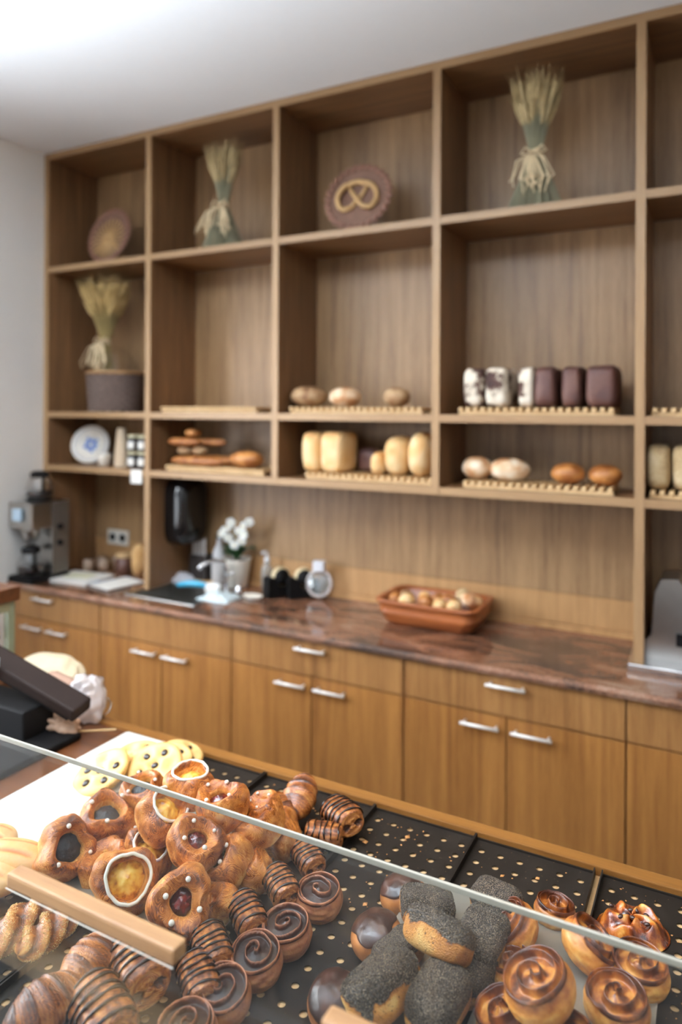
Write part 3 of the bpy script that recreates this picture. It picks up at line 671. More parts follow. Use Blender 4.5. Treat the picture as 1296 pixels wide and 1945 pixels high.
# ---------------------------------------------------------------- poppy seed rolls
def poppy_mesh(A, B, H, seed):
    def f(p, a, b):
        k = 1+.04*nz(p.x*25, p.y*25, p.z*25, 1, seed); edge = .10+.8*nz(cos(a)*1.3, sin(a)*1.3, 0, 1.3, seed)
        t = p.z/H; m = sm(t, edge-.05, edge+.10); base = .58+.34*sm(nz(p.x*22, p.y*22, p.z*35, 1, seed), -.3, .5)
        rag = nz(p.x*260, p.y*260, p.z*260, 1, seed)*.3*(1 if .02 < m < .98 else .25)
        bb = base*(1-m)+.2*m+rag*(m if m > .5 else .6*m)
        return (p.x*k, p.y*k, p.z*k+.0007*nz(p.x*500, p.y*500, p.z*500, 1, seed)*m, clamp(bb))
    return ball(A, B, H, 96, 64, .55, .5, f)
def seed_mesh(A, B, H, seed, n=2300, lo=-.10):
    rn = random.Random(seed); V, F, BB = [], [], []; sp = lambda x, e: math.copysign(abs(x)**e, x)
    while len(F) < n*4:
        a = rn.uniform(0, 2*pi); z = rn.uniform(-.35, 1); b = math.asin(clamp(z, -1, 1))
        edge = .10+.8*nz(cos(a)*1.3, sin(a)*1.3, 0, 1.3, seed)
        zt = sp(sin(b), .55)
        if zt < edge and rn.random() < .985: continue
        p = Vector((A*sp(cos(b), .55)*sp(cos(a), .5), B*sp(cos(b), .55)*sp(sin(a), .5), H*zt)); p *= (1+.04*nz(p.x*25, p.y*25, p.z*25, 1, seed))*1.004
        s = rn.uniform(.0007, .0012); k = len(V); BB += [rn.random()]*4
        o = Vector((rn.uniform(-1,1), rn.uniform(-1,1), rn.uniform(-1,1))).normalized()*s; q = o.orthogonal().normalized()*s; w = o.cross(q).normalized()*s
        V += [tuple(p+o), tuple(p-o*.5+q), tuple(p-o*.5-q*.5+w*.87), tuple(p-o*.5-q*.5-w*.87)]; F += [(k,k+1,k+2),(k,k+2,k+3),(k,k+3,k+1),(k+1,k+3,k+2)]
    return V, F, BB
PA, PB, PH = .052, .037, .029
PM = [mesh('crust', poppy_mesh(PA, PB, PH, s), M['seedbun']) for s in (1, 2, 3)]; SM = [mesh('poppy_seeds', seed_mesh(PA, PB, PH, s), M['seeds'], False) for s in (1, 2, 3)]
def poppy(W, q, k, label, s=1.0):
    t = thing('poppy_seed_roll', label, 'bread roll', tuple(W), q, 'poppy seed rolls piled on a silver board'); t.scale = (s, s, s)
    mk('crust', PM[k % 3], None, t); o = mk('poppy_seeds', SM[k % 3], None, t); o['kind'] = 'stuff'; return t
for i, (W, ax, u, lab, s) in enumerate([
 ((-0.397,1.0463,0.985), (.9,.45,-.1), (-.3,-.1,1), 'poppy seed roll at the back left of the pile, leaning on the one in front', .88),
 ((-0.3442,0.9557,1.018), (1,-.1,-.06), (.25,.75,1), 'topmost poppy seed roll with its golden belly showing', 1.0),
 ((-0.4096,0.9617,0.968), (.4,.9,.1), (-.3,-.1,1), 'poppy seed roll peeking out under the topmost one on the left', .78),
 ((-0.395,0.8723,0.985), (.28,1,.05), (-.55,-.1,1), 'large poppy seed roll at the front left, split open on its right side', 1.12),
 ((-0.3028,1.0192,0.985), (.12,1,.1), (.1,-.3,1), 'poppy seed roll standing right of the topmost one', .98),
 ((-0.3205,0.8891,0.985), (.1,1,.05), (.0,-.3,1), 'poppy seed roll at the front middle, above the bottom edge', 1.0),
 ((-0.3064,0.9708,0.968), (.2,1,.0), (.1,-.1,1), 'poppy seed roll behind and right of the front middle one', .92),
 ((-0.3045,1.1097,0.985), (1,-.2,-.02), (.0,-.2,1), 'poppy seed roll furthest back, crossing the glass edge', .82)]):
    poppy(W, lay(ax, u), i, lab, s*.93)
# ---------------------------------------------------------------- golden swirl brioches
def brioche(W, n, seed, label, s=1.0, turns=2.1, spin=0.0, tall=1.0):
    t = thing('swirl_brioche', label, 'pastry', tuple(W), ori(n, spin), 'golden swirl brioches piled on a silver board')
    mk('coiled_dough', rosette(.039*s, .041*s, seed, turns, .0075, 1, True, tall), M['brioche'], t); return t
for i, (W, n, lab, s, tr, sp) in enumerate([
 ((-0.2567,1.077,0.965), (-.62,-.3,.75), 'golden swirl brioche at the back left, tilted left under the glass edge', .98, 1.7, .5),
 ((-0.2261,1.1578,0.948), (.1,.1,1), 'dark swirl brioche hidden behind the two back ones', .8, 2.2, 1.5),
 ((-0.1717,1.0795,0.968), (.55,.15,.82), 'golden swirl brioche at the back middle, turned away from the viewer', 1.0, 2.0, 2.5),
 ((-0.0956,1.0872,0.951), (.08,-.1,1), 'golden swirl brioche at the back right corner of the silver board', 1.0, 2.3, 3.3),
 ((-0.1907,0.9319,1.), (-.38,-.22,1), 'largest golden swirl brioche on top of the pile, coil facing up', 1.12, 2.2, 4.0),
 ((-0.1141,1.0058,0.955), (.0,-.12,1), 'golden swirl brioche at the front right with an open coil', 1.02, 1.9, 5.1),
 ((-0.235,0.92,0.955), (-.35,-.2,1), 'golden swirl brioche at the front left of its pile, cut by the bottom edge', .92, 1.8, .2),
 ((-0.2511,1.0113,0.95), (-.2,0,1), 'golden swirl brioche low behind the largest one', .8, 2.0, 1.0),
 ((-0.163,0.9144,0.955), (0,-.1,1), 'golden swirl brioche at the very front, mostly below the photo edge', .95, 2.0, 2.2)]):
    brioche(W, n, 20+i, lab, s, tr, sp)
# ---------------------------------------------------------------- nut pastry at the right
def nutty(seed):
    def fn(u, v):
        a = u*2*pi; r = sin(min(v*1.12, 1)*pi/2) if False else (1-v) ; R0 = .050
        rr = R0*(v/.2 if v < .2 else 1) if v < .2 else R0*(1-(v-.2)/.8); z = 0 if v < .2 else .024*sm(v, .2, .5)
        sw = math.sin(5*a+rr*160+2*nz(cos(a), sin(a), rr*40, 1, seed)); l = .0045*sw*sm(v, .25, .5)*(1-.4*sm(v, .8, 1))
        x, y = rr*cos(a)*1.1, rr*sin(a)*(.95); lump = .004*nz(x*80, y*80, 0, 1, seed)*sm(v, .25, .4)
        return (x, y, z+l+lump, clamp(.42+.25*sw+.6*nz(x*70, y*70, 0, 1, seed+5)))
    return grid(fn, 90, 50, cap=(True, False))
t = thing('nut_pastry', 'single dark glazed nut pastry on the rightmost black tray behind the glass edge', 'pastry', (-0.1143,1.2074,0.9415), (0,0,.3))
mk('dough', nutty(4), M['apple'], t)
rn = random.Random(9)
for k in range(7):
    a = k*.9; r = rn.uniform(.008, .034); mk('nut_piece', ball(.005, .0035, .003, 10, 7), M['chocglaze'], t, loc=(r*cos(a), r*sin(a), .027), rot=(0, .3, rn.uniform(0, 6)))
# ---------------------------------------------------------------- cookies with dark drops
def cookie(W, n, seed, label, s=1.0, spots=5):
    t = thing('cookie', label, 'cookie', tuple(W), ori(n, seed), 'big pale cookies on the white board')
    Rr, H = .060*s, .020*s; rn = random.Random(seed); D = [(0, 0)] if spots > 4 else []
    for k in range(spots): a = 2*pi*k/spots+rn.uniform(-.15, .15); D.append((.56*Rr*cos(a), .56*Rr*sin(a)))
    def fn(u, v):
        a = u*2*pi
        if v < .3: t = v/.3; r = Rr*(.9+.1*sin(t*pi/2)); z = H*.5*t
        else: t = (v-.3)/.7; r = Rr*cos(t*pi/2)**.75 if t < 1 else 0; z = H*(.5+.5*sin(t*pi/2)**.6) if t > 0 else H*.5
        k = 1+.03*nz(cos(a), sin(a), 0, 1.3, seed); x, y = r*cos(a)*k, r*sin(a)*k
        d = min(math.hypot(x-p[0], y-p[1]) for p in D); dp = math.exp(-(d/(.014*s))**2) if v > .3 else 0
        return (x, y, z-.009*dp, clamp(.6+.25*nz(x*30, y*30, z, 1, seed)-.5*sm(r/Rr, .8, 1)*sm(v, 0, .5)-.25*dp))
    mk('cookie_dough', grid(fn, 72, 34, cap=(True, False)), M['cookie'], t)
    for k, p in enumerate(D):
        if (k+seed) % 4 == 3: continue
        mk('dark_drop', ball(.0085*s, .0070*s, .0040, 12, 8), M['choc'], t, loc=(p[0], p[1], H-.006), rot=(0,0,k))
    return t
for i, (W, n, lab, s, sp) in enumerate([
 ((-1.1725,1.1206,0.965), (-.15,-.45,1), 'pale cookie under the glass, leaning forward, nearest of the cookies', 1.05, 5),
 ((-1.1875,1.1912,0.958), (-.3,.1,1), 'pale cookie behind the nearest one, crossing the glass edge', 1.0, 5),
 ((-1.1679,1.2203,0.962), (0,-.1,1), 'browner cookie at the back left of the cookie row', .9, 4),
 ((-1.0766,1.181,0.975), (.1,-.5,1), 'pale cookie leaning at the front middle, three dark drops above the glass edge', 1.0, 5),
 ((-1.0863,1.2341,0.968), (.2,-.15,1), 'pale cookie with one large dark drop right of the leaning one', .85, 4),
 ((-1.0857,1.2762,0.962), (.3,.1,1), 'rightmost cookie, touching the corner of the black tray', .8, 4)]):
    cookie(W, n, i+1, lab, s, sp)
# ---------------------------------------------------------------- pale rolls at the left edge
def pale(W, q, seed, label, A, B, H):
    t = thing('soft_roll', label, 'bread roll', tuple(W), q, 'pale rolls at the left edge')
    def f(p, a, b):
        slit = math.exp(-((abs(p.y)/B-.38)/.10)**2)*sm(p.z/H, .2, .6)*(1-sm(abs(p.x)/A, .55, .85)); k = 1+.04*nz(p.x*20, p.y*20, p.z*20, 1, seed)
        return (p.x*k, p.y*k, p.z*k-.003*slit, clamp(.62+.3*nz(p.x*25, p.y*25, p.z*25, 1, seed)-.55*slit-.3*sm(-p.z/H, 0, .8)))
    mk('crust', ball(A, B, H, 60, 40, .9, 1, f), M['palebun'], t); return t
pale((-1.076,0.8212,0.982), lay((1,.35,0)), 1, 'pale oval roll with two orange slits at the left edge, on the white board', .066, .038, .026)
pale((-1.1545,0.8481,0.978), lay((1,.2,0)), 2, 'round browner roll cut by the left edge, behind the oval slit one', .04, .032, .022)
pale((-1.0835,0.7747,0.972), lay((1,.35,0)), 3, 'pale roll mostly outside the left edge, in front of the slit one', .066, .036, .026)
# ---------------------------------------------------------------- sesame sticks at the left
def sesame(W, q, seed, label, L=.13):
    t = thing('sesame_stick', label, 'pastry', tuple(W), q, 'sesame pastry sticks'); Rm = .019
    def fn(u, v):
        a = u*2*pi; x = (v-.5)*L; env = (1-abs(2*v-1)**3.2)**.5 if 0 < v < 1 else 0.0
        tw = sin(3*(a+v*7)); r = Rm*(env+.02)*(1+.20*tw); return (x, r*cos(a)*1.25, r*sin(a), clamp(.45+.32*tw+.3*nz(x*50, cos(a)*2, sin(a)*2, 1, seed)))
    mk('crust', grid(fn, 60, 70), M['croissant'], t)
    rn = random.Random(seed); V, F = [], []
    for k in range(900):
        v = rn.uniform(.04, .96); a = rn.choice([0, 2*pi/3, 4*pi/3])-v*7+rn.uniform(-.55, .55)+pi/6; env = (1-abs(2*v-1)**3.2)**.5; r = Rm*(env+.02)*(1+.20*sin(3*(a+v*7)))+.0004
        p = Vector(((v-.5)*L, r*cos(a)*1.25, r*sin(a))); o = Vector((rn.uniform(-1,1), rn.uniform(-1,1), rn.uniform(-1,1))).normalized(); m = len(V); q2 = o.orthogonal().normalized(); w2 = o.cross(q2)
        V += [tuple(p+o*.0016), tuple(p-o*.0012), tuple(p+q2*.0008), tuple(p-q2*.0008), tuple(p+w2*.0006), tuple(p-w2*.0006)]
        F += [tuple(m+i for i in f) for f in oct_f2]
    o = mk('sesame_seeds', (V, F), M['sesame'], t); o['kind'] = 'stuff'; return t
oct_f2 = [(0,2,4),(0,4,3),(0,3,5),(0,5,2),(1,4,2),(1,3,4),(1,5,3),(1,2,5)]
sesame((-0.9518,0.7344,0.966), lay((.12,1,.05)), 1, 'twisted sesame stick under the left end of the wooden grip', .14)
sesame((-0.9002,0.7521,0.962), lay((-.02,1,0)), 2, 'second twisted sesame stick, half under the wooden grip', .11)
sesame((-0.9452,0.6831,0.966), lay((.1,1,0)), 3, 'twisted sesame stick cut by the left edge of the photo', .14)
# ================================================================ things in the shelving
S1, S2, S3, WT = Z1+.0145, Z2+.0145, Z3+.0145, .9205
def rack(x0, x1, z, lab, n=17, y=2.525, d=.19):
    t = thing('slatted_rack', lab, 'rack', ((x0+x1)/2, y, z+.0003), group='slatted wooden bread racks'); w = x1-x0
    for yy in (.02, d-.02): mk('cross_bar', box(-w/2, w/2, yy-.008, yy+.008, 0, .012), M['rack_wood'], t, smooth=False)
    me = mesh('slat', box(-.0075, .0075, 0, d, .0125, .026, .003), M['rack_wood'], False)
    for k in range(n): mk('slat', me, None, t, loc=(-w/2+.01+(w-.02)*k/(n-1), 0, 0))
    return t
RT = .0268
rack(-2.289, -1.755, S2, 'empty slatted rack in the second bay', 24)
rack(-1.584, -.992, S2, 'slatted rack under three small round breads', 21)
rack(-.848, -.304, S2, 'slatted rack under the dark and floured tin loaves', 20)
rack(-.19, .36, S2, 'slatted rack at the right edge, upper of the two there', 20)
rack(-2.258, -1.716, S3, 'slatted rack under the stacked baguettes', 22)
rack(-1.506, -.948, S3, 'slatted rack under the blond tin loaves', 20)
rack(-.83, -.307, S3, 'slatted rack under the two floured and two brown loaves', 19)
rack(-.195, .36, S3, 'slatted rack at the right edge under the seeded loaves', 20)
def loaf(x, y, z, A, B, H, mat, lab, seed, rot=0, e1=1.0, e2=.9, cat='bread', group='breads in the shelving', flour=False, name='bread_loaf', score=0, tilt=0):
    t = thing(name, lab, cat, (x, y, z), (0, tilt, rot), group)
    def f(p, a, b):
        k = 1+.05*nz(p.x*14, p.y*14, p.z*14, 1, seed)+.02*nz(p.x*50, p.y*50, p.z*50, 1, seed)
        bk = .55+.45*nz(p.x*24, p.y*24, p.z*24, 1, seed)-.25*sm(p.z/H, .5, 1)+.12
        if flour: bk = .35+.55*sm(nz(p.x*16, p.y*16, p.z*16, 1, seed), -.15, .25)
        dz = 0
        if score:
            g = math.exp(-((math.sin(p.x/A*2.2+p.y*20))/.25)**2)*sm(p.z/H, .1, .6)*score; dz = -.004*g; bk += .3*g
        return (p.x*k, p.y*k, p.z*(k if p.z > 0 else 1)+H+dz, clamp(bk))
    mk('crust', ball(A, B, H, 44, 28, e1, e2, f), M[mat], t); return t
z = S2+RT
loaf(-1.54, 2.615, z, .078, .07, .045, 'rye', 'round rustic bread with dusty brown crust, left on its rack', 1, score=.6)
loaf(-1.366, 2.615, z, .066, .062, .042, 'flour', 'round floured bread in the middle of the three small rounds', 2)
loaf(-1.132, 2.615, z, .052, .05, .040, 'rye', 'smallest round dark bread, right on the rack with two other rounds', 3, score=.5)
for x, w_, m, lab, s in ((-.795, .039, 'marbled', 'floured dark tin loaf at the left end of the upper right rack', 1), (-.711, .041, 'marbled', 'second floured dark tin loaf, touching the leftmost one', 5),
        (-.603, .028, 'marbled', 'narrow floured dark loaf leaning against the plain dark ones', 9), (-.536, .038, 'darkloaf', 'plain dark tin loaf next to the narrow floured one', 4),
        (-.447, .034, 'darkloaf', 'middle plain dark tin loaf', 6), (-.350, .052, 'darkloaf', 'rightmost and widest plain dark tin loaf', 7)):
    loaf(x, 2.635, z, w_, .105, .073, m, lab, s, e1=.38, e2=.38, flour=(m == 'marbled'), name='tin_loaf')
z = S3+RT
for x, w_, h_, m, lab, s, e in ((-1.492, .043, .083, 'blond', 'blond tin loaf standing at the left end of its rack', 1, .45), (-1.394, .052, .084, 'blond', 'second blond tin loaf with a flat creamy top', 2, .4),
        (-1.118, .050, .078, 'blond', 'blond domed loaf right of the small one', 3, .75), (-1.018, .050, .087, 'blond', 'tallest blond domed loaf, beside the shelf divider', 4, .75)):
    loaf(x, 2.62, z, w_, .085, h_, m, lab, s, e1=e, e2=e, name='tin_loaf')
loaf(-1.195, 2.61, z, .030, .07, .046, 'blond', 'small blond loaf left of the domed ones', 6, e1=.7, e2=.7)
loaf(-1.285, 2.70, z, .048, .05, .050, 'darkloaf', 'dark brown loaf in the shade between the blond ones', 8, e1=.6, e2=.6)
loaf(-.80, 2.615, z, .056, .06, .043, 'flour', 'left floured crusty loaf on the lower right rack', 9, score=.5)
loaf(-.677, 2.615, z, .074, .06, .042, 'flour', 'larger floured crusty loaf beside the left one', 12, score=.7)
loaf(-.468, 2.615, z, .058, .055, .037, 'brownloaf', 'left of the two knobbly brown loaves', 13)
loaf(-.342, 2.615, z, .056, .055, .037, 'brownloaf', 'right of the two knobbly brown loaves', 17)
for x, lab, s in ((-.171, 'seeded pale tin loaf beside the right upright', 1), (-.093, 'seeded pale tin loaf cut by the right edge of the photo', 5), (-.01, 'seeded pale tin loaf outside the right edge', 6)):
    loaf(x, 2.62, z, .037, .08, .074, 'oatloaf', lab, s, e1=.5, e2=.5, name='tin_loaf')
# baguettes and rolls stacked crosswise
def baguette(c, L, r, az, lab, seed, mat='brownloaf'):
    t = thing('baguette', lab, 'bread', c, (0, 0, az), 'baguettes and rolls stacked on a rack')
    def fn(u, v):
        a = u*2*pi; x = (v-.5)*L; e = (1-abs(2*v-1)**3)**.5 if 0 < v < 1 else 0.; sc_ = .5+.5*sin(v*22); rr = r*(e+.02)*(1+.05*nz(x*20, cos(a), sin(a), 1, seed)-.10*sc_*sm(sin(a), .3, 1))
        return (x, rr*cos(a), rr*sin(a)*.85+r*.85, clamp(.5+.3*sc_*sm(sin(a), .2, 1)+.3*nz(x*30, cos(a), sin(a), 1, seed)))
    mk('crust', grid(fn, 28, 40), M[mat], t)
baguette((-2.10, 2.56, z), .30, .026, 0, 'front baguette at the bottom of the stack', 1)
baguette((-2.07, 2.64, z), .36, .026, .05, 'rear baguette at the bottom of the stack', 2)
loaf(-2.20, 2.60, z+.046, .036, .036, .021, 'rye', 'left small round roll between the baguette layers', 21, group='baguettes and rolls stacked on a rack')
loaf(-2.115, 2.60, z+.046, .034, .036, .021, 'rye', 'right small round roll between the baguette layers', 22, group='baguettes and rolls stacked on a rack')
baguette((-2.185, 2.57, z+.089), .19, .022, .0, 'short baguette on top of the two rolls', 3)
baguette((-2.09, 2.63, z+.089), .20, .020, .1, 'short baguette reaching right behind the top one', 5)
loaf(-2.155, 2.60, z+.128, .036, .036, .020, 'brownloaf', 'small round roll crowning the stack', 23, group='baguettes and rolls stacked on a rack')
loaf(-1.842, 2.59, z, .080, .055, .038, 'brownloaf', 'ribbed golden half loaf at the right of the baguettes', 24, score=1.0)
# plates and cups, jars
t = thing('plate', 'round white plate with a blue flower motif leaning in the lowest left compartment', 'plate', (-2.85, 2.62, S3+.002), (R(74), 0, R(26)))
mk('dish', move(lathe([(0,.002),(.05,.002),(.062,.005),(.075,.011),(.098,.017),(.10,.019),(.097,.021),(.075,.015),(.06,.009),(.045,.006),(0,.006)], 48), (0, .10, 0)), M['cream'], t)
rn = random.Random(4); blue = plain('blue glaze', (70,100,160), .3)
for k in range(9):
    a = k*2*pi/9; r = .022+.008*(k % 2); d = move(ball(.016, .009, .0012, 10, 6), (r*cos(a), .10+r*sin(a), .0062), (0, 0, a)); mk('petal_print', d[:2], blue, t)
ring = tube([(.083*cos(2*pi*k/48), .10+.083*sin(2*pi*k/48), .0172) for k in range(48)], .0012, 6, True); mk('rim_line', ring, blue, t, label='thin blue line around the rim')
cupw = lathe([(0,.0),(.022,0),(.026,.004),(.033,.045),(.0345,.062),(.0325,.062),(.030,.045),(.023,.008),(0,.006)], 28)
cm = mesh('cup_body', cupw, M['cream'])
t = thing('cup', 'single small white cup in front of the blue plate', 'cup', (-2.70, 2.575, S3)); mk('cup_body', cm, None, t)
bc = mesh('cup_body', lathe([(0,0),(.028,0),(.030,.002),(.038,.075),(.040,.078),(.037,.078),(.029,.006),(0,.005)], 28), plain('beige paper cup', (214,190,160), .7))
for k in range(10):
    t = thing('paper_cup', ('lowest beige paper cup of the nested stack' if k == 0 else 'topmost beige paper cup of the nested stack' if k == 9 else 'beige paper cup inside the tall nested stack beside the white cup'), 'cup', (-2.605, 2.60, S3+.078+k*.0125), (pi, 0, 0), 'nested beige cups')
    t.scale = (1-.03*k,)*3
    mk('cup_body', bc, None, t)
jarg = mesh('jar_body', lathe([(0,0),(.026,0),(.029,.004),(.029,.054),(.024,.062),(.024,.066),(0,.066)], 28), plain('dark jam', (16,6,8), .45))
lid = mesh('lid', lathe([(0,.066),(.026,.066),(.027,.068),(.027,.078),(.025,.080),(0,.080)], 28), plain('cream jar lid', (206,196,160), .4))
lb = mesh('paper_label', lathe([(.0292,.012),(.0296,.012),(.0296,.050),(.0292,.050)], 28), M['paper'])
def lab_patch():
    return grid(lambda u, v: (.0297*cos(-pi/2+(u-.5)*1.25), .0297*sin(-pi/2+(u-.5)*1.25), .031+.017*math.sin((v-.5)*pi)), 16, 6, cu=False)
lb = mesh('paper_label', lab_patch(), M['paper'])
for x, lvl, lab in ((-2.497, 0, 'lower left jam jar with white label beside the nested cups'), (-2.432, 0, 'lower right jam jar next to the upright'), (-2.497, 1, 'upper left jam jar standing on the lower left one'), (-2.432, 1, 'upper right jam jar standing on the lower right one')):
    t = thing('jam_jar', lab, 'jar', (x, 2.57, S3+lvl*.0802), (0, 0, .15), 'dark jam jars with white labels'); mk('jar_body', jarg, None, t); mk('lid', lid, None, t); mk('paper_label', lb, None, t)
tag(mk('price_card', box(-.034, .034, -.001, .0, -.064, .0, .0008), M['paper'], loc=(-2.412, 2.5005, S3-.001), smooth=False), 'small blank white card fixed to the shelf edge under the jam jars', 'card')
# ---------------------------------------------------------------- wheat sheaves
def sheaf(x, y, z, H, lab, seed, n=230, tie=.44, rt=.095, rb=.105, green=True, lean=0):
    t = thing('wheat_sheaf', lab, 'sheaf', (x, y, z), (0, lean, 0), 'dried wheat sheaves'); rn = random.Random(seed)
    S, E = [], []
    for k in range(n):
        a = rn.uniform(0, 2*pi); q = rn.uniform(0, 1)**.5; rw = .020*q; top = rn.uniform(.80, 1.0)*H; tl = H*tie
        p0 = Vector((rb*q*cos(a+rn.uniform(-.3,.3)), rb*q*sin(a), 0)); p1 = Vector((rw*cos(a), rw*sin(a), tl)); g = rt*q*(top/H); p2 = Vector((g*cos(a+.3), g*.8*sin(a+.3), top))
        m1 = p1.lerp(p2, .55); m1.x *= .86; m1.y *= .86
        S.append(tube([p0, p0.lerp(p1, .5), p1, m1, p2], .0012, 4))
        d = (p2-m1).normalized(); L = rn.uniform(.055, .08)*H/.42; e = []
        E.append(tube([p2-d*L, p2-d*L*.75, p2-d*L*.35, p2], lambda s: .0014+.0052*math.sin(min(1, s*1.0)*pi)**.7, 5))
        for b in range(5):
            o = Vector((rn.uniform(-1,1), rn.uniform(-1,1), 0))*.010; E.append(tube([p2-d*L*(.9-.18*b), p2-d*L*(.5-.2*b)+o+d*.02], .0005, 3))
    st = plain('greenish straw', (148,142,114) if green else (170,146,92), .7, var=.25, scale=14); ea = plain('wheat ears', (178,154,108) if green else (196,164,104), .7, var=.3, scale=60)
    o = mk('stalks', join(S)[:2], st, t, smooth=False); o['kind'] = 'stuff'; o = mk('wheat_ears', join(E)[:2], ea, t, smooth=False); o['kind'] = 'stuff'
    raf = plain('raffia', (222,198,158), .7, var=.15); Rr = []
    for k in range(5):
        r = .024; h = H*tie-.012+k*.006; Rr.append(tube([(r*cos(b*pi/12), r*sin(b*pi/12), h+.002*sin(b)) for b in range(24)], .003, 5, True))
    for s in (-1, 1):
        Rr.append(tube([(0, -.024, H*tie), (s*.03, -.034, H*tie+.02), (s*.045, -.034, H*tie), (s*.02, -.03, H*tie-.008), (0, -.026, H*tie)], .0035, 5))
    for k in range(26):
        s = rn.uniform(-1, 1); Rr.append(tube([(0, -.026, H*tie), (s*.055-.01, -.05, H*tie-.03), (s*.085+rn.uniform(-.02,.01), -.07, H*tie*.5), (s*.09+rn.uniform(-.03,.02), -.075, H*rn.uniform(.08,.25))], .0026, 4))
    mk('raffia_bow', join(Rr)[:2], raf, t); return t
sheaf(-1.985, 2.60, S1, .46, 'green wheat sheaf with raffia bow in the second top compartment', 1)
sheaf(-.585, 2.60, S1, .47, 'tall green wheat sheaf in the fourth top compartment', 2, rt=.10)
# plaques
def plaque(x, y, z, Rr, lab, kind, tilt, yaw):
    t = thing('bread_plaque', lab, 'plaque', (x, y, z), (R(tilt), 0, R(yaw)), 'decorative bread plaques')
    disc = move(lathe([(0,-.008),(Rr*.86,-.008),(Rr*.93,0),(Rr*.92,.006),(Rr*.8,.003),(0,.003)], 56), (0, Rr, .008)); mk('dough_disc', disc, M['plq'], t)
    for k in range(28):
        a = 2*pi*k/28; mk('rope_bead', beadm, None, t, loc=(Rr*.93*cos(a), Rr+Rr*.93*sin(a), .014), rot=(0, 0, a+2.2))
    if kind == 'pretzel':
        pts = []
        for k in range(61):
            s = -1+2*k/60; th = s*pi*1.02
            # a pretzel: ends crossing over the big loop
            X = .066*sin(s*pi*1.15)*(1+.25*cos(s*pi)); Y = .045*cos(s*pi*1.55)-.018*abs(s)**3
            pts.append((X, Y, 0))
        P = [(-.030,.030),(-.018,.010),(.0,-.012),(.022,-.040),(.050,-.046),(.068,-.022),(.066,.012),(.044,.040),(.0,.052),(-.044,.040),(-.066,.012),(-.068,-.022),(-.050,-.046),(-.022,-.040),(0,-.012),(.018,.010),(.030,.030)]
        pts = []
        for i in range(len(P)-1):
            p0 = P[max(i-1,0)]; p1 = P[i]; p2 = P[i+1]; p3 = P[min(i+2, len(P)-1)]
            for s in range(5):
                f = s/5; pts.append(tuple(.5*((2*p1[k])+(-p0[k]+p2[k])*f+(2*p0[k]-5*p1[k]+4*p2[k]-p3[k])*f*f+(-p0[k]+3*p1[k]-3*p2[k]+p3[k])*f**3) for k in (0, 1))+(.006*sin(i*.8),))
        pts.append(P[-1]+(.004,))
        mk('pretzel_relief', move(tube(pts, lambda s: .006+.004*sin(s*pi), 10), (0, Rr+.002, .022), None, 1.2), M['pretzel'], t, label='golden pretzel relief')
    else:
        parts = []; rn = random.Random(5)
        for k in range(17):
            a = R(-125+250*k/16); 
            for j in range(6):
                r = .030+.0145*j; parts.append(move(ball(.009, .0045, .005, 8, 6), (r*sin(a), Rr-.02+r*cos(a)*1.0, .016), (0, 0, pi/2-a+(.4 if j % 2 else -.4))))
        for k in range(11): a = R(-50+10*k); parts.append(move(tube([(0, 0, 0), (.11*sin(a), -.11*cos(a), 0)], .004, 6), (0, Rr-.005, .014)))
        parts.append(move(ball(.03, .014, .010, 14, 8), (0, Rr-.008, .016)))
        mk('wheat_relief', join([p[:2] for p in parts])[:2], M['pretzel'], t, label='golden wheat sheaf relief')
M['plq'] = plain('brown salt dough', (118,84,66), .7, var=.2, scale=40); M['pretzel'] = plain('golden salt dough', (190,150,98), .55, var=.2, scale=60)
beadm = mesh('rope_bead', ball(.021, .0105, .010, 12, 8), plain('reddish dough rope', (136,94,74), .6, var=.2))
plaque(-2.70, 2.585, S1+.004, .142, 'oval plaque with a wheat relief in the top left compartment', 'wheat', 78, -2)
plaque(-1.30, 2.575, S1+.004, .146, 'plaque with a pretzel relief in the middle top compartment', 'pretzel', 76, 5)
# wicker basket with a sheaf in it
t = thing('wicker_basket', 'dark round wicker basket with sheaf and cellophane in the left compartment', 'basket', (-2.70, 2.65, S2+.001))
def wick(u, v):
    a = u*2*pi; r = .125+.012*v+.006*sin(18*a)*math.copysign(1, sin(v*12*pi)); return (r*cos(a), r*sin(a), .19*v)
mk('woven_wall', grid(wick, 216, 48, cap=(True, False)), plain('grey brown wicker', (104,84,74), .7, var=.3, scale=60), t)
mk('rim', tube([(.138*cos(2*pi*k/48), .138*sin(2*pi*k/48), .194) for k in range(48)], .008, 8, True), plain('basket rim', (170,128,84), .6, var=.2), t)
mk('lining', lathe([(0,.14),(.128,.14),(.130,.142)], 40), plain('lining cloth', (150,116,80), .9), t)
def cello(u, v):
    a = u*2*pi; r = .125*(1-v)**.7+.03*v; return (r*cos(a)*(1+.06*sin(9*a)*v), r*sin(a)*(1+.06*sin(7*a)), .195+.13*v)
mk('cellophane', grid(cello, 60, 12, cap=(False, False)), glass('cellophane', (.97,.97,.97), 1.6, .12), t)
sheaf(-2.72, 2.60, S2+.143, .50, 'golden wheat sheaf standing in the wicker basket', 3, n=300, tie=.42, rt=.15, rb=.06, green=False)
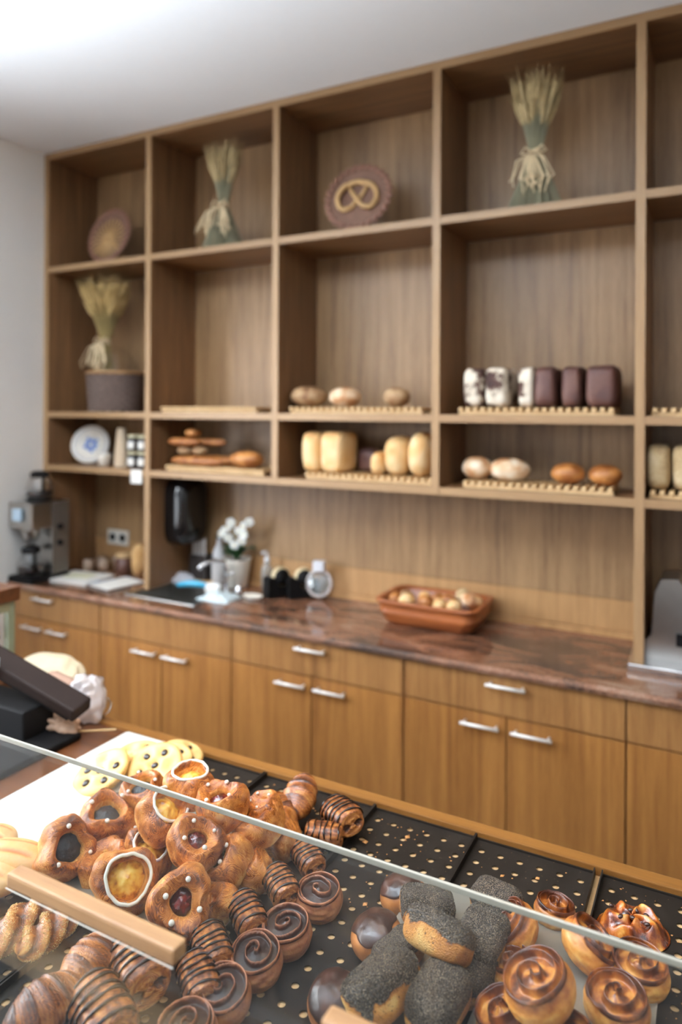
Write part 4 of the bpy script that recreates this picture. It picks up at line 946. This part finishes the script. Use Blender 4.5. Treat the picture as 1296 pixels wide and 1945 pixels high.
# ================================================================ things on the worktop and the counter
# espresso / filter machine against the left wall
t = thing('coffee_machine', 'steel filter coffee machine on the worktop against the white wall', 'coffee machine', (-2.952, 2.40, WT+.001))
mk('housing', join([box(-.085, .08, .01, .11, .03, .385, .006), box(-.085, .08, -.108, .01, .26, .385, .006)])[:2], M['steel'], t, smooth=False)
mk('base', box(-.085, .084, -.112, .114, 0, .03, .006), M['black'], t, smooth=False)
mk('side_panel', box(.081, .084, .012, .108, .035, .38), plain('dull steel side', (120,112,104), .4, .7), t, smooth=False)
mk('warming_plate', lathe([(0,.03),(.05,.03),(.05,.036),(0,.036)], 28), M['black'], t, loc=(.01, -.055, 0))
mk('warming_plate', lathe([(0,.0),(.06,.0),(.06,.010),(0,.010)], 28), M['black'], t, loc=(.0, .0, .386))
mk('filter_basket', lathe([(0,0),(.03,0),(.045,.05),(.045,.06),(0,.06)], 24), M['steel'], t, loc=(.01, -.055, .20))
for k in range(2): mk('knob', move(lathe([(0,0),(.014,0),(.012,.014),(0,.014)], 18), (0,0,0), (R(90), 0, R(90)))[:2], M['black'], t, loc=(.085, .05, .26-.08*k))
def carafe(x, y, z, lab):
    t = thing('coffee_carafe', lab, 'carafe', (x, y, z), (0, 0, -.5), 'glass coffee carafes')
    mk('glass_body', lathe([(0,.001),(.055,.001),(.066,.02),(.066,.05),(.045,.095),(.036,.11),(.034,.11),(.043,.093),(.063,.05),(.063,.022),(.052,.005),(0,.005)], 32), M['glass'], t)
    mk('coffee', lathe([(0,.006),(.05,.006),(.06,.022),(.0605,.035),(0,.035)], 28), plain('coffee', (30,14,8), .1), t)
    mk('collar', lathe([(.037,.104),(.042,.104),(.044,.125),(.03,.135),(0,.137)], 28), M['black'], t)
    mk('handle', tube([(.04, 0, .118), (.085, 0, .12), (.10, 0, .09), (.09, 0, .04), (.066, 0, .03)], .008, 8), M['black'], t); return t
carafe(-2.942, 2.345, WT+.038, 'glass coffee carafe standing under the filter of the machine')
carafe(-2.952, 2.40, WT+.398, 'glass coffee carafe on top of the coffee machine')
tag(mk('status_display', box(-.03, .03, -.008, .008, -.03, .03, .006), plain('pale blue plastic', (190,214,232), .25), loc=(-2.96, 2.281, 1.25), smooth=False), 'pale blue plastic display on the front of the coffee machine', 'display')
# little glasses
gm = mesh('glass_body', lathe([(0,.002),(.026,.002),(.031,.08),(.029,.08),(.024,.008),(0,.008)], 20), M['glass']); cr = mesh('sugar_fill', lathe([(0,.009),(.0235,.009),(.026,.06),(0,.062)], 20), plain('brown sugar sticks', (216,190,166), .7))
for k, (x, y, lab) in enumerate(((-2.79, 2.66, 'rightmost small glass of the row beside the coffee machine'), (-2.85, 2.70, 'small glass just left of the rightmost one'), (-2.86, 2.625, 'small glass in front of the row, next to the coffee machine'), (-2.78, 2.745, 'small glass furthest back under the wall socket'))):
    t = thing('drinking_glass', lab, 'glass', (x, y, WT+.0003), (0,0,0), 'small filled glasses by the coffee machine'); mk('glass_body', gm, None, t); mk('sugar_fill', cr, None, t)
t = thing('wall_socket', 'double wall socket on the panelling behind the small glasses', 'socket', (-2.85, 2.826, 1.07))
mk('cover_plate', box(-.075, .075, -.009, -.001, -.04, .04, .003), M['cream'], t, smooth=False)
for s in (-1, 1): mk('socket_well', move(lathe([(0,0),(.02,0),(.021,.003),(0,.003)], 20), (s*.036, -.009, 0), (R(90), 0, 0))[:2], M['black'], t)
t = thing('spice_tin', 'small brown tin with a wooden lid beside the standing bread', 'tin', (-2.70, 2.71, WT)); mk('tin_body', lathe([(0,0),(.038,0),(.04,.003),(.04,.08),(0,.08)], 28), plain('brown tin', (88,56,44), .5), t); mk('lid', lathe([(0,.08),(.041,.08),(.041,.094),(0,.096)], 28), M['rack_wood'], t)
def vbread(x, y, lab, s):
    t = thing('bread_loaf', lab, 'bread', (x, y, WT), (0,0,0), 'blond breads standing upright by the left upright'); mk('crust', ball(.034, .04, .078, 32, 24, .8, 1, lambda p, a, b: (p.x*(1+.06*nz(p.x*20,p.y*20,p.z*20,1,s)), p.y, p.z+.078, .55+.3*nz(p.x*20, p.y*20, p.z*20, 1, s))), M['blond'], t)
vbread(-2.585, 2.70, 'blond bread standing upright left of the lowest upright', 1); vbread(-2.50, 2.735, 'blond bread half hidden behind the lowest upright', 2)
# papers and notebooks
def paper(name, x, y, w_, d_, th, rz, lab, mat, cat, z=0, bend=0):
    o = mk(name, grid(lambda u, v: ((u-.5)*w_, (v-.5)*d_, bend*sin(u*pi)*sin(v*2)), 8, 8, cu=False) if th == 0 else box(-w_/2, w_/2, -d_/2, d_/2, 0, th, .0008), mat, loc=(x, y, WT+z), rot=(0, 0, rz), smooth=False); return tag(o, lab, cat)
blueb = plain('blue cover', (70,110,150), .5)
paper('notebook', -2.78, 2.50, .26, .20, .012, .08, 'thick white notebook lying open left of the lower upright', M['paper'], 'notebook', .0003)
paper('paper_sheet', -2.79, 2.51, .14, .10, .002, .3, 'yellowish note lying on top of the white notebook', plain('pale yellow paper', (232,230,200), .8), 'paper', .0126)
paper('folder', -2.55, 2.52, .17, .21, .004, -.25, 'thin blue-edged folder between the notebook and the upright', blueb, 'folder', .0003)
paper('paper_pad', -2.53, 2.50, .15, .20, .006, -.18, 'white paper pad lying on the blue folder', M['paper'], 'paper', .0046)
# crumpled cloth behind the sink
def cloth(x, y, sx, sy, h, seed, lab, mat, name='cleaning_cloth', cat='cloth'):
    o = mk(name, grid(lambda u, v: ((u-.5)*sx*(1+.2*nz(v*4, seed, 0)), (v-.5)*sy*(1+.2*nz(u*4, seed, 3)), max(.001, h*(sin(u*pi)*sin(v*pi))**.6*(.6+.8*abs(nz(u*6, v*6, seed))))), 28, 28, cu=False), mat, loc=(x, y, WT)); return tag(o, lab, cat)
cloth(-2.30, 2.70, .15, .09, .05, 2, 'crumpled pale cloth in the corner left of the sink', plain('pale grey cloth', (206,208,216), .9))
# dish brush lying across the sink
t = thing('dish_brush', 'blue and white dish brush lying across the sink', 'brush', (-2.155, 2.60, WT+.012), (0, -.05, .1))
mk('brush_handle', tube([(-.08,0,.008), (-.03,0,.016), (.03,0,.018), (.085,0,.010)], lambda s: .011+.004*sin(s*pi), 10), plain('light blue plastic', (70,170,206), .3), t)
mk('brush_head', ball(.045, .022, .014, 20, 12), M['white'], t, loc=(.115, 0, .012)); o = mk('bristles', box(.08, .15, -.018, .018, -.012, .008), M['paper'], t, smooth=False)
cloth(-1.955, 2.545, .16, .14, .035, 5, 'crumpled pale blue tissue on the edge of the sink', plain('pale blue tissue', (206,222,228), .9), 'tissue', 'tissue')
# tap
t = thing('water_tap', 'slim chrome tap behind the sink', 'tap', (-2.01, 2.665, WT)); mk('spout', tube([(0,0,0),(0,0,.10),(-.005,-.01,.135),(-.03,-.06,.15),(-.06,-.11,.13),(-.065,-.12,.115)], .010, 12), M['chrome'], t); mk('tap_base', lathe([(0,0),(.022,0),(.02,.012),(.012,.016),(0,.016)], 20), M['chrome'], t); mk('lever', tube([(.008,0,.07),(.05,-.01,.09)], .005, 8), M['chrome'], t)
t = thing('sink_plug', 'small chrome plug standing right of the tap', 'plug', (-1.93, 2.655, WT)); mk('plug_body', lathe([(0,0),(.018,0),(.02,.01),(.012,.02),(.014,.034),(0,.036)], 20), M['chrome'], t)
# towel dispenser on the upright
t = thing('towel_dispenser', 'glossy black towel dispenser with a pale side, mounted right of the lower left upright', 'dispenser', (-2.29, 2.70, 1.12), (0, 0, 0))
mk('cover', grid(lambda u, v: (lambda a, zz: (.085*math.copysign(abs(cos(a))**.5, cos(a))*(1-.25*(abs(2*v-1)**6)), .10*math.copysign(abs(sin(a))**.5, sin(a))*(1-.25*(abs(2*v-1)**6)), zz))(u*2*pi, .30*v), 48, 20), plain('glossy black cover', (20,18,18), .12, bump=0), t)
mk('side_trim', box(-.092, -.074, -.108, -.092, .012, .288, .006), plain('pale trim', (206,184,156), .5), t, smooth=False)
t = thing('utensil_box', 'grey plastic holder with white handles below the towel dispenser', 'holder', (-2.235, 2.765, WT+.001)); mk('holder_body', box(-.05, .05, -.035, .035, 0, .13, .006), plain('dark holder', (40,34,32), .5), t, smooth=False)
for k in range(4): mk('white_handle', box(-.036+k*.022, -.024+k*.022, -.028, -.018, .05, .20+.012*(k % 2), .003), plain('greyish white plastic', (196,188,182), .5), t, smooth=False)
t = thing('small_board', 'small wooden board on the worktop beneath the grey holder', 'board', (-2.20, 2.715, WT)); mk('board_body', box(-.06, .06, -.035, .035, 0, .012, .003), M['rack_wood'], t, smooth=False)
t = thing('spray_bottle', 'grey white bottle behind the left side of the orchid', 'bottle', (-2.135, 2.775, WT)); mk('bottle_body', lathe([(0,0),(.036,0),(.038,.01),(.038,.10),(.03,.15),(.014,.19),(.012,.215),(0,.215)], 24), plain('grey white plastic', (190,186,184), .4), t); mk('cap', lathe([(0,.215),(.015,.215),(.014,.24),(0,.242)], 20), plain('dark green cap', (40,60,50), .4), t)
# orchid
t = thing('potted_orchid', 'white orchid in a cream pot behind the sink', 'orchid', (-2.01, 2.75, WT+.0003))
mk('pot', lathe([(0,0),(.046,0),(.05,.004),(.066,.13),(.068,.135),(.063,.135),(.06,.12),(0,.118)], 36), M['cream'], t)
mk('bark', lathe([(0,.119),(.059,.119),(.04,.126),(0,.128)], 24), plain('bark', (60,40,30), .9), t)
lf = plain('orchid leaf', (38,66,36), .35); st = plain('orchid stem', (84,96,54), .5); fl = plain('white petals', (244,242,236), .5, **{'Subsurface Weight': .1}); yc = plain('orchid throat', (226,196,90), .5)
for a, L, hgt in ((.3, .10, .06), (2.7, .11, .05), (3.6, .08, .03), (5.6, .09, .07), (1.5, .08, .05), (4.7, .07, .05)):
    mk('leaf', grid(lambda u, v, a=a, L=L, h=hgt: ((v*L)*cos(a)-(u-.5)*.045*sin(v*pi*.93+.15)*sin(a), (v*L)*sin(a)*.5+(u-.5)*.045*sin(v*pi*.93+.15)*cos(a), .125+h*sin(v*2.0)+.012*abs(u-.5)*2), 6, 12, cu=False), lf, t)
for (bx, by, top) in ((-.02, 0, .30), (.035, .0, .31)):
    mk('stem', tube([(0,0,.12), (bx*.6, by, .22), (bx, by-.01, .28), (bx*2.2, by-.03, top)], .0028, 6), st, t)
rn = random.Random(2)
for (fx, fy, fz) in ((-.085,-.02,.245), (-.058,-.03,.265), (-.03,-.03,.285), (-.008,-.04,.31), (-.022,-.04,.235), (.012,-.04,.205), (.03,-.03,.27), (.056,-.03,.295), (.082,-.02,.315), (.060,-.03,.255), (.045,-.03,.225)):
    pt = []
    for k in range(5):
        a = 2*pi*k/5+rn.uniform(-.2,.2); pt.append(move(ball(.013, .0095, .002, 10, 6), (.0125*cos(a), 0, .0125*sin(a)), (R(90)+rn.uniform(-.3,.3), a*0, 0)))
    f = mk('blossom', join([p[:2] for p in pt])[:2], fl, t, loc=(fx, fy, fz), rot=(rn.uniform(-.4,.2), 0, rn.uniform(-.6,.6))); mk('throat', ball(.004, .006, .004, 8, 6), yc, f, loc=(0, -.005, 0))
# soap bottle
t = thing('soap_dispenser', 'clear soap bottle with white pump right of the orchid', 'soap bottle', (-1.85, 2.765, WT)); mk('bottle_body', lathe([(0,.001),(.026,.001),(.028,.01),(.028,.10),(.014,.125),(.012,.13),(0,.13)], 24), glass('cloudy bottle', (.9,.9,.9), 1, .1, body=.25), t); mk('pump', join([lathe([(0,.13),(.013,.13),(.013,.15),(.005,.152),(.005,.175),(0,.175)], 16)[:2], tube([(0,0,.178), (-.008,-.03,.178)], .006, 8)])[:2], M['white'], t)
t = thing('small_dish', 'small white dish on the worktop left of the tape dispensers', 'dish', (-1.83, 2.62, WT)); mk('dish_body', move(lathe([(0,.001),(.03,.001),(.04,.012),(.037,.012),(.028,.005),(0,.005)], 24), s=(1.3,.8,1)), M['cream'], t)
# tape dispensers
def tape(x, y, rz, lab):
    t = thing('tape_dispenser', lab, 'tape dispenser', (x, y, WT), (0, 0, rz), 'black tape dispensers')
    P = [(-.07,0),(.07,0),(.07,.075),(.05,.075),(.035,.045),(-.01,.04),(-.03,.085),(-.055,.095),(-.07,.08)]; n = len(P)
    V = [(a, s*.028, b) for s in (-1, 1) for a, b in P]; F = [tuple(range(n)), tuple(range(2*n-1, n-1, -1))]+[(k, n+k, n+(k+1) % n, (k+1) % n) for k in range(n)]
    mk('stand', (V, F), M['black'], t, smooth=False)
    mk('tape_roll', move(lathe([(.022,-.011),(.042,-.011),(.042,.011),(.022,.011),(.022,-.011)], 32), (.005, 0, .088), (R(90), 0, 0))[:2], plain('cream tape', (226,206,164), .4), t)
    mk('core', move(lathe([(0,-.02),(.036,-.02),(.036,-.0115),(.0215,-.0115),(.0215,.0115),(.036,.0115),(.036,.02),(0,.02)], 24), (.005, 0, .088), (R(90), 0, 0))[:2], M['black'], t); return t
tape(-1.745, 2.71, 1.05, 'black tape dispenser with cream tape, left one of the pair'); tape(-1.645, 2.745, .85, 'black tape dispenser with cream tape, right one of the pair')
# round transparent jar with white lid
t = thing('round_jar', 'round clear jar with a square white lid right of the tape dispensers', 'jar', (-1.565, 2.755, WT+.003), (0,0,.2))
mk('glass_body', move(lathe([(0,-.02),(.045,-.02),(.056,-.012),(.056,.012),(.045,.02),(0,.02)], 36), (0, 0, .058), (R(80), 0, 0))[:2], glass('clear jar', (.95,.93,.92), 1.6, .05, body=.12), t)
mk('glass_ring', move(tube([(.056*cos(2*pi*k/40), .056*sin(2*pi*k/40), 0) for k in range(40)], .007, 8, True), (0, 0, .064), (R(80), 0, 0))[:2], plain('pale clear ring', (214,206,204), .15), t)
mk('lid', box(-.026, .026, -.02, .02, .120, .165, .005), plain('white translucent lid', (224,226,232), .3), t, smooth=False)
# carved wooden tray with rolls
t = thing('wooden_bread_tray', 'carved reddish wooden tray full of rolls on the worktop', 'tray', (-.985, 2.665, WT+.0005))
def ring(sx, sy, z, r=.05, n=10):
    o = []
    for cx, cy, a0 in ((sx-r, sy-r, 0), (-sx+r, sy-r, 90), (-sx+r, -sy+r, 180), (sx-r, -sy+r, 270)):
        for k in range(n): a = R(a0+90*k/(n-1)); o.append((cx+r*cos(a), cy+r*sin(a), z))
    return o
L_ = [ring(.165, .10, 0), ring(.18, .112, .012), ring(.196, .128, .045), ring(.200, .131, .055), ring(.196, .127, .060), ring(.206, .138, .088), ring(.212, .143, .094), ring(.208, .139, .100), ring(.196, .128, .100), ring(.188, .118, .085), ring(.17, .10, .03), ring(.15, .08, .016)]
n = len(L_[0]); V = [p for r in L_ for p in r]; F = [tuple(range(n-1,-1,-1)), tuple(range(len(V)-n, len(V)))]+[(j*n+k, j*n+(k+1) % n, (j+1)*n+(k+1) % n, (j+1)*n+k) for j in range(len(L_)-1) for k in range(n)]
mk('carved_body', (V, F), wood('olive wood', (92,44,20), (174,98,48), 'H', .4, 1.4, ring=1.2), t)
rn = random.Random(8); RL = [(-.13,.02,'pale'),(-.10,-.05,'blond'),(-.06,.04,'blond'),(-.03,-.03,'brownloaf'),(-.005,.05,'brownloaf'),(.035,-.045,'blond'),(.05,.02,'brownloaf'),(.09,-.03,'blond'),(.10,.05,'oatloaf'),(.14,.0,'flour'),(.145,.06,'blond'),(-.155,-.04,'brownloaf')]
WR = ['dark little roll at the left end of the wooden tray','pale roll at the front left of the wooden tray','pale roll behind the front left one in the wooden tray','glossy brown roll left of the middle of the wooden tray','glossy brown roll at the back middle of the wooden tray','pale roll at the front middle of the wooden tray','brown roll at the centre of the wooden tray','pale roll right of the centre, near the front of the tray','greyish seeded roll at the back right of the wooden tray','floured roll at the right end of the wooden tray','blond roll in the back right corner of the wooden tray','brown roll in the front left corner of the wooden tray']
for k, (x, y, m) in enumerate(RL):
    m = 'rye' if m == 'pale' else m; r = rn.uniform(.030, .036)
    t = thing('bread_roll', WR[k], 'bread roll', (-.985+x*.98, 2.665+y*.98, WT+.058+(.024 if m in ('oatloaf','flour') else 0)), (0, 0, k), 'small rolls in the carved wooden tray')
    mk('crust', ball(r, r*.85, r*.8, 22, 14, 1, 1, lambda p, a, b: (p.x*(1+.08*nz(p.x*40,p.y*40,p.z*40,1,k)), p.y, p.z+r*.8, clamp(.6+.4*nz(p.x*40,p.y*40,p.z*40,1,k)))), M[m], t)
# slicer at the right edge
t = thing('bread_slicer', 'brushed steel slicing machine at the right edge of the worktop', 'slicer', (-.04, 2.60, WT+.0005))
mk('base_plate', box(-.215, .24, -.12, .17, .0, .022, .005), M['chrome'], t, smooth=False)
P = [(-.20,.02),(-.185,.06),(-.15,.10),(-.14,.24),(-.12,.285),(-.07,.29),(-.055,.27),(-.05,.10),(-.03,.06),(.0,.02)]; n = len(P)
V = [(a, s, b) for s in (-.03, .13) for a, b in P]; mk('motor_housing', (V, [tuple(range(n)), tuple(range(2*n-1, n-1, -1))]+[(k, n+k, n+(k+1) % n, (k+1) % n) for k in range(n)]), M['steel'], t, smooth=False)
mk('blade', move(lathe([(0,-.002),(.11,-.001),(.113,0),(.11,.001),(0,.002)], 48), (-.03, .0, .15), (0, R(90), 0))[:2], M['chrome'], t)
mk('blade_guard', move(tube([(.122*cos(2*pi*k/40), .122*sin(2*pi*k/40), 0) for k in range(40)], .007, 8, True), (-.03, 0, .152), (0, R(90), 0))[:2], M['steel'], t)
mk('switch', box(-.075, -.050, -.045, -.031, .075, .115, .003), M['black'], t, smooth=False)
mk('carriage', box(0, .20, -.10, .10, .03, .05, .004), M['steel'], t, smooth=False)
# ---------------------------------------------------------------- left end of the sales counter
CT = .9495
t = thing('till_terminal', 'dark brown till with a long slanting top, cut by the left edge above the glass', 'till', (-1.52, 1.16, .9495))
def slab(c, ax, ay, az, hx, hy, hz, b=.006):
    """a bevelled slab of half sizes hx,hy,hz along the three given axes, centre c"""
    d = box(-hx, hx, -hy, hy, -hz, hz, b); m = Matrix((Vector(ax).normalized(), Vector(ay).normalized(), Vector(az).normalized())).transposed()
    return [tuple(m @ Vector(v)+Vector(c)) for v in d[0]], d[1]
TL = Vector(t.location)
p1 = Vector((-1.72, 1.185, 1.150)); p2 = Vector((-1.352, 1.225, 1.036)); _ax = (p2-p1).normalized(); _ay = Vector((-.1, 1, .25)); _ay = (_ay-_ax*_ay.dot(_ax)).normalized(); _az = _ax.cross(_ay)
mk('screen_back', slab((p1+p2)/2-TL-_az*.004, _ax, _ay, _az, (p2-p1).length/2, .030, .017), M['brownblack'], t, smooth=False)
mk('screen_hood', slab((p1+p2)/2-TL-_az*.024-_ax*.01, _ax, _ay, _az, (p2-p1).length/2-.012, .026, .006, .002), M['black'], t, smooth=False)
mk('status_light', slab(Vector((-1.605, 1.165, 1.118))-TL, _ax, _ay, _az, .022, .006, .030, .003), plain('pale reflective panel', (200,216,230), .3), t, smooth=False, label='pale blue panel at the left end of the till')
mk('stand', slab(Vector((-.075, .03, .045)), (1,0,0), (0,1,0), (0,0,1), .135, .045, .040), M['black'], t, smooth=False)
mk('drawer_box', slab(Vector((-.06, -.04, .0085)), (1,0,0), (0,1,0), (0,0,1), .205, .125, .008), M['black'], t, smooth=False)
# crumpled paper and plastic bags
def blob(name, W, rx, ry, rz, seed, mat, lab, cat, amp=.28, freq=1.0, flat=.0, group=None):
    def f(p, a, b):
        q = Vector(p); q.x /= rx; q.y /= ry; q.z /= rz
        k = 1+amp*(abs(noise.noise(q*1.7*freq+Vector((seed, 0, 0))))*1.8-.4)+amp*.4*noise.noise(q*5*freq+Vector((0, seed, 0)))
        return (p.x*k, p.y*k, max(p.z*k, -rz*.8)+rz*.8)
    o = mk(name, ball(rx, ry, rz, 48, 32, .9, 1, f), mat, loc=W); return tag(o, lab, cat, group)
blob('plastic_bag', (-1.451,1.3316,0.9497), .052, .045, .062, 3, glass('milky plastic film', (.96,.94,.94), 1.7, .12, body=.62, bodyc=(244,236,236)), 'crumpled milky plastic bag on the counter right of the till', 'bag', .22)
blob('crumpled_paper', (-1.4448,1.2453,0.9497), .050, .03, .026, 7, plain('pinkish brown paper', (196,160,134), .8), 'crumpled brownish paper in front of the till', 'paper', .35)
blob('flour_sack', (-1.7141,1.4332,0.9497), .115, .07, .052, 5, plain('cream cloth', (232,214,180), .9), 'cream cloth pouch lying behind the till', 'pouch', .10, .7)
tag(mk('paper_roll_bag', slab((0,0,.045), (1,0,0), (0,1,0), (0,0,1), .06, .015, .044, .012), plain('brown paper', (150,116,96), .8), loc=(-1.5646,1.3481,0.9497), rot=(0,0,-.2), smooth=False), 'plain brown paper bag between the pouch and the plastic bag', 'bag')
tag(mk('wooden_stirrer', box(-.065, .065, -.004, .004, 0, .0025, .001), M['rack_wood'], loc=(-1.3917,1.2842,0.9497), rot=(0,0,.62), smooth=False), 'thin pale wooden stirrer lying in front of the plastic bag', 'stirrer')
tag(mk('clear_tape_strip', tube([(-1.4165,1.351,0.955), (-1.3681,1.3276,0.99), (-1.4067,1.3723,0.985), (-1.4728,1.4214,0.97)], .0022, 6), glass('clear film', (.95,.95,.95), 1.6, .1, body=.3), loc=(0,0,0)), 'loose loop of clear film beside the plastic bag', 'film')
# dark blue folded cover seen through the glass
# small glass case with a wooden top at the far left
t = thing('glass_case', 'small glass cake case with a wooden top at the far left', 'display case', (-2.125, 1.31, CT+.0005)); W2, D2, H2 = .23, .145, .225
mk('case_top', box(-W2-.01, W2+.01, -D2-.01, D2+.01, H2, H2+.042, .003), M['redwood'], t, smooth=False)
mk('case_base', box(-W2, W2, -D2, D2, 0, .03, .002), M['counter'], t, smooth=False)
for sx in (-1, 1):
    for sy in (-1, 1): mk('corner_post', box(sx*(W2-.012)-.011, sx*(W2-.012)+.011, sy*(D2-.012)-.011, sy*(D2-.012)+.011, .03, H2), plain('greenish metal', (150,158,132), .35, .3), t, smooth=False)
mk('top_frame', join([box(-W2, W2, -D2, -D2+.02, H2-.03, H2-.001), box(W2-.02, W2, -D2+.02, D2-.02, H2-.03, H2-.001)])[:2], plain('frame greenish grey', (156,150,118), .4), t, smooth=False)
mk('front_glass', box(-W2+.024, W2-.024, -D2+.008, -D2+.012, .03, H2-.03), M['glass'], t, smooth=False)
mk('side_glass', box(W2-.012, W2-.008, -D2+.024, D2-.024, .03, H2-.03), M['glass'], t, smooth=False)
mk('inner_shelf', box(-W2+.03, W2-.03, -D2+.03, D2-.03, .11, .118), M['oak_edge_h'], t, smooth=False)
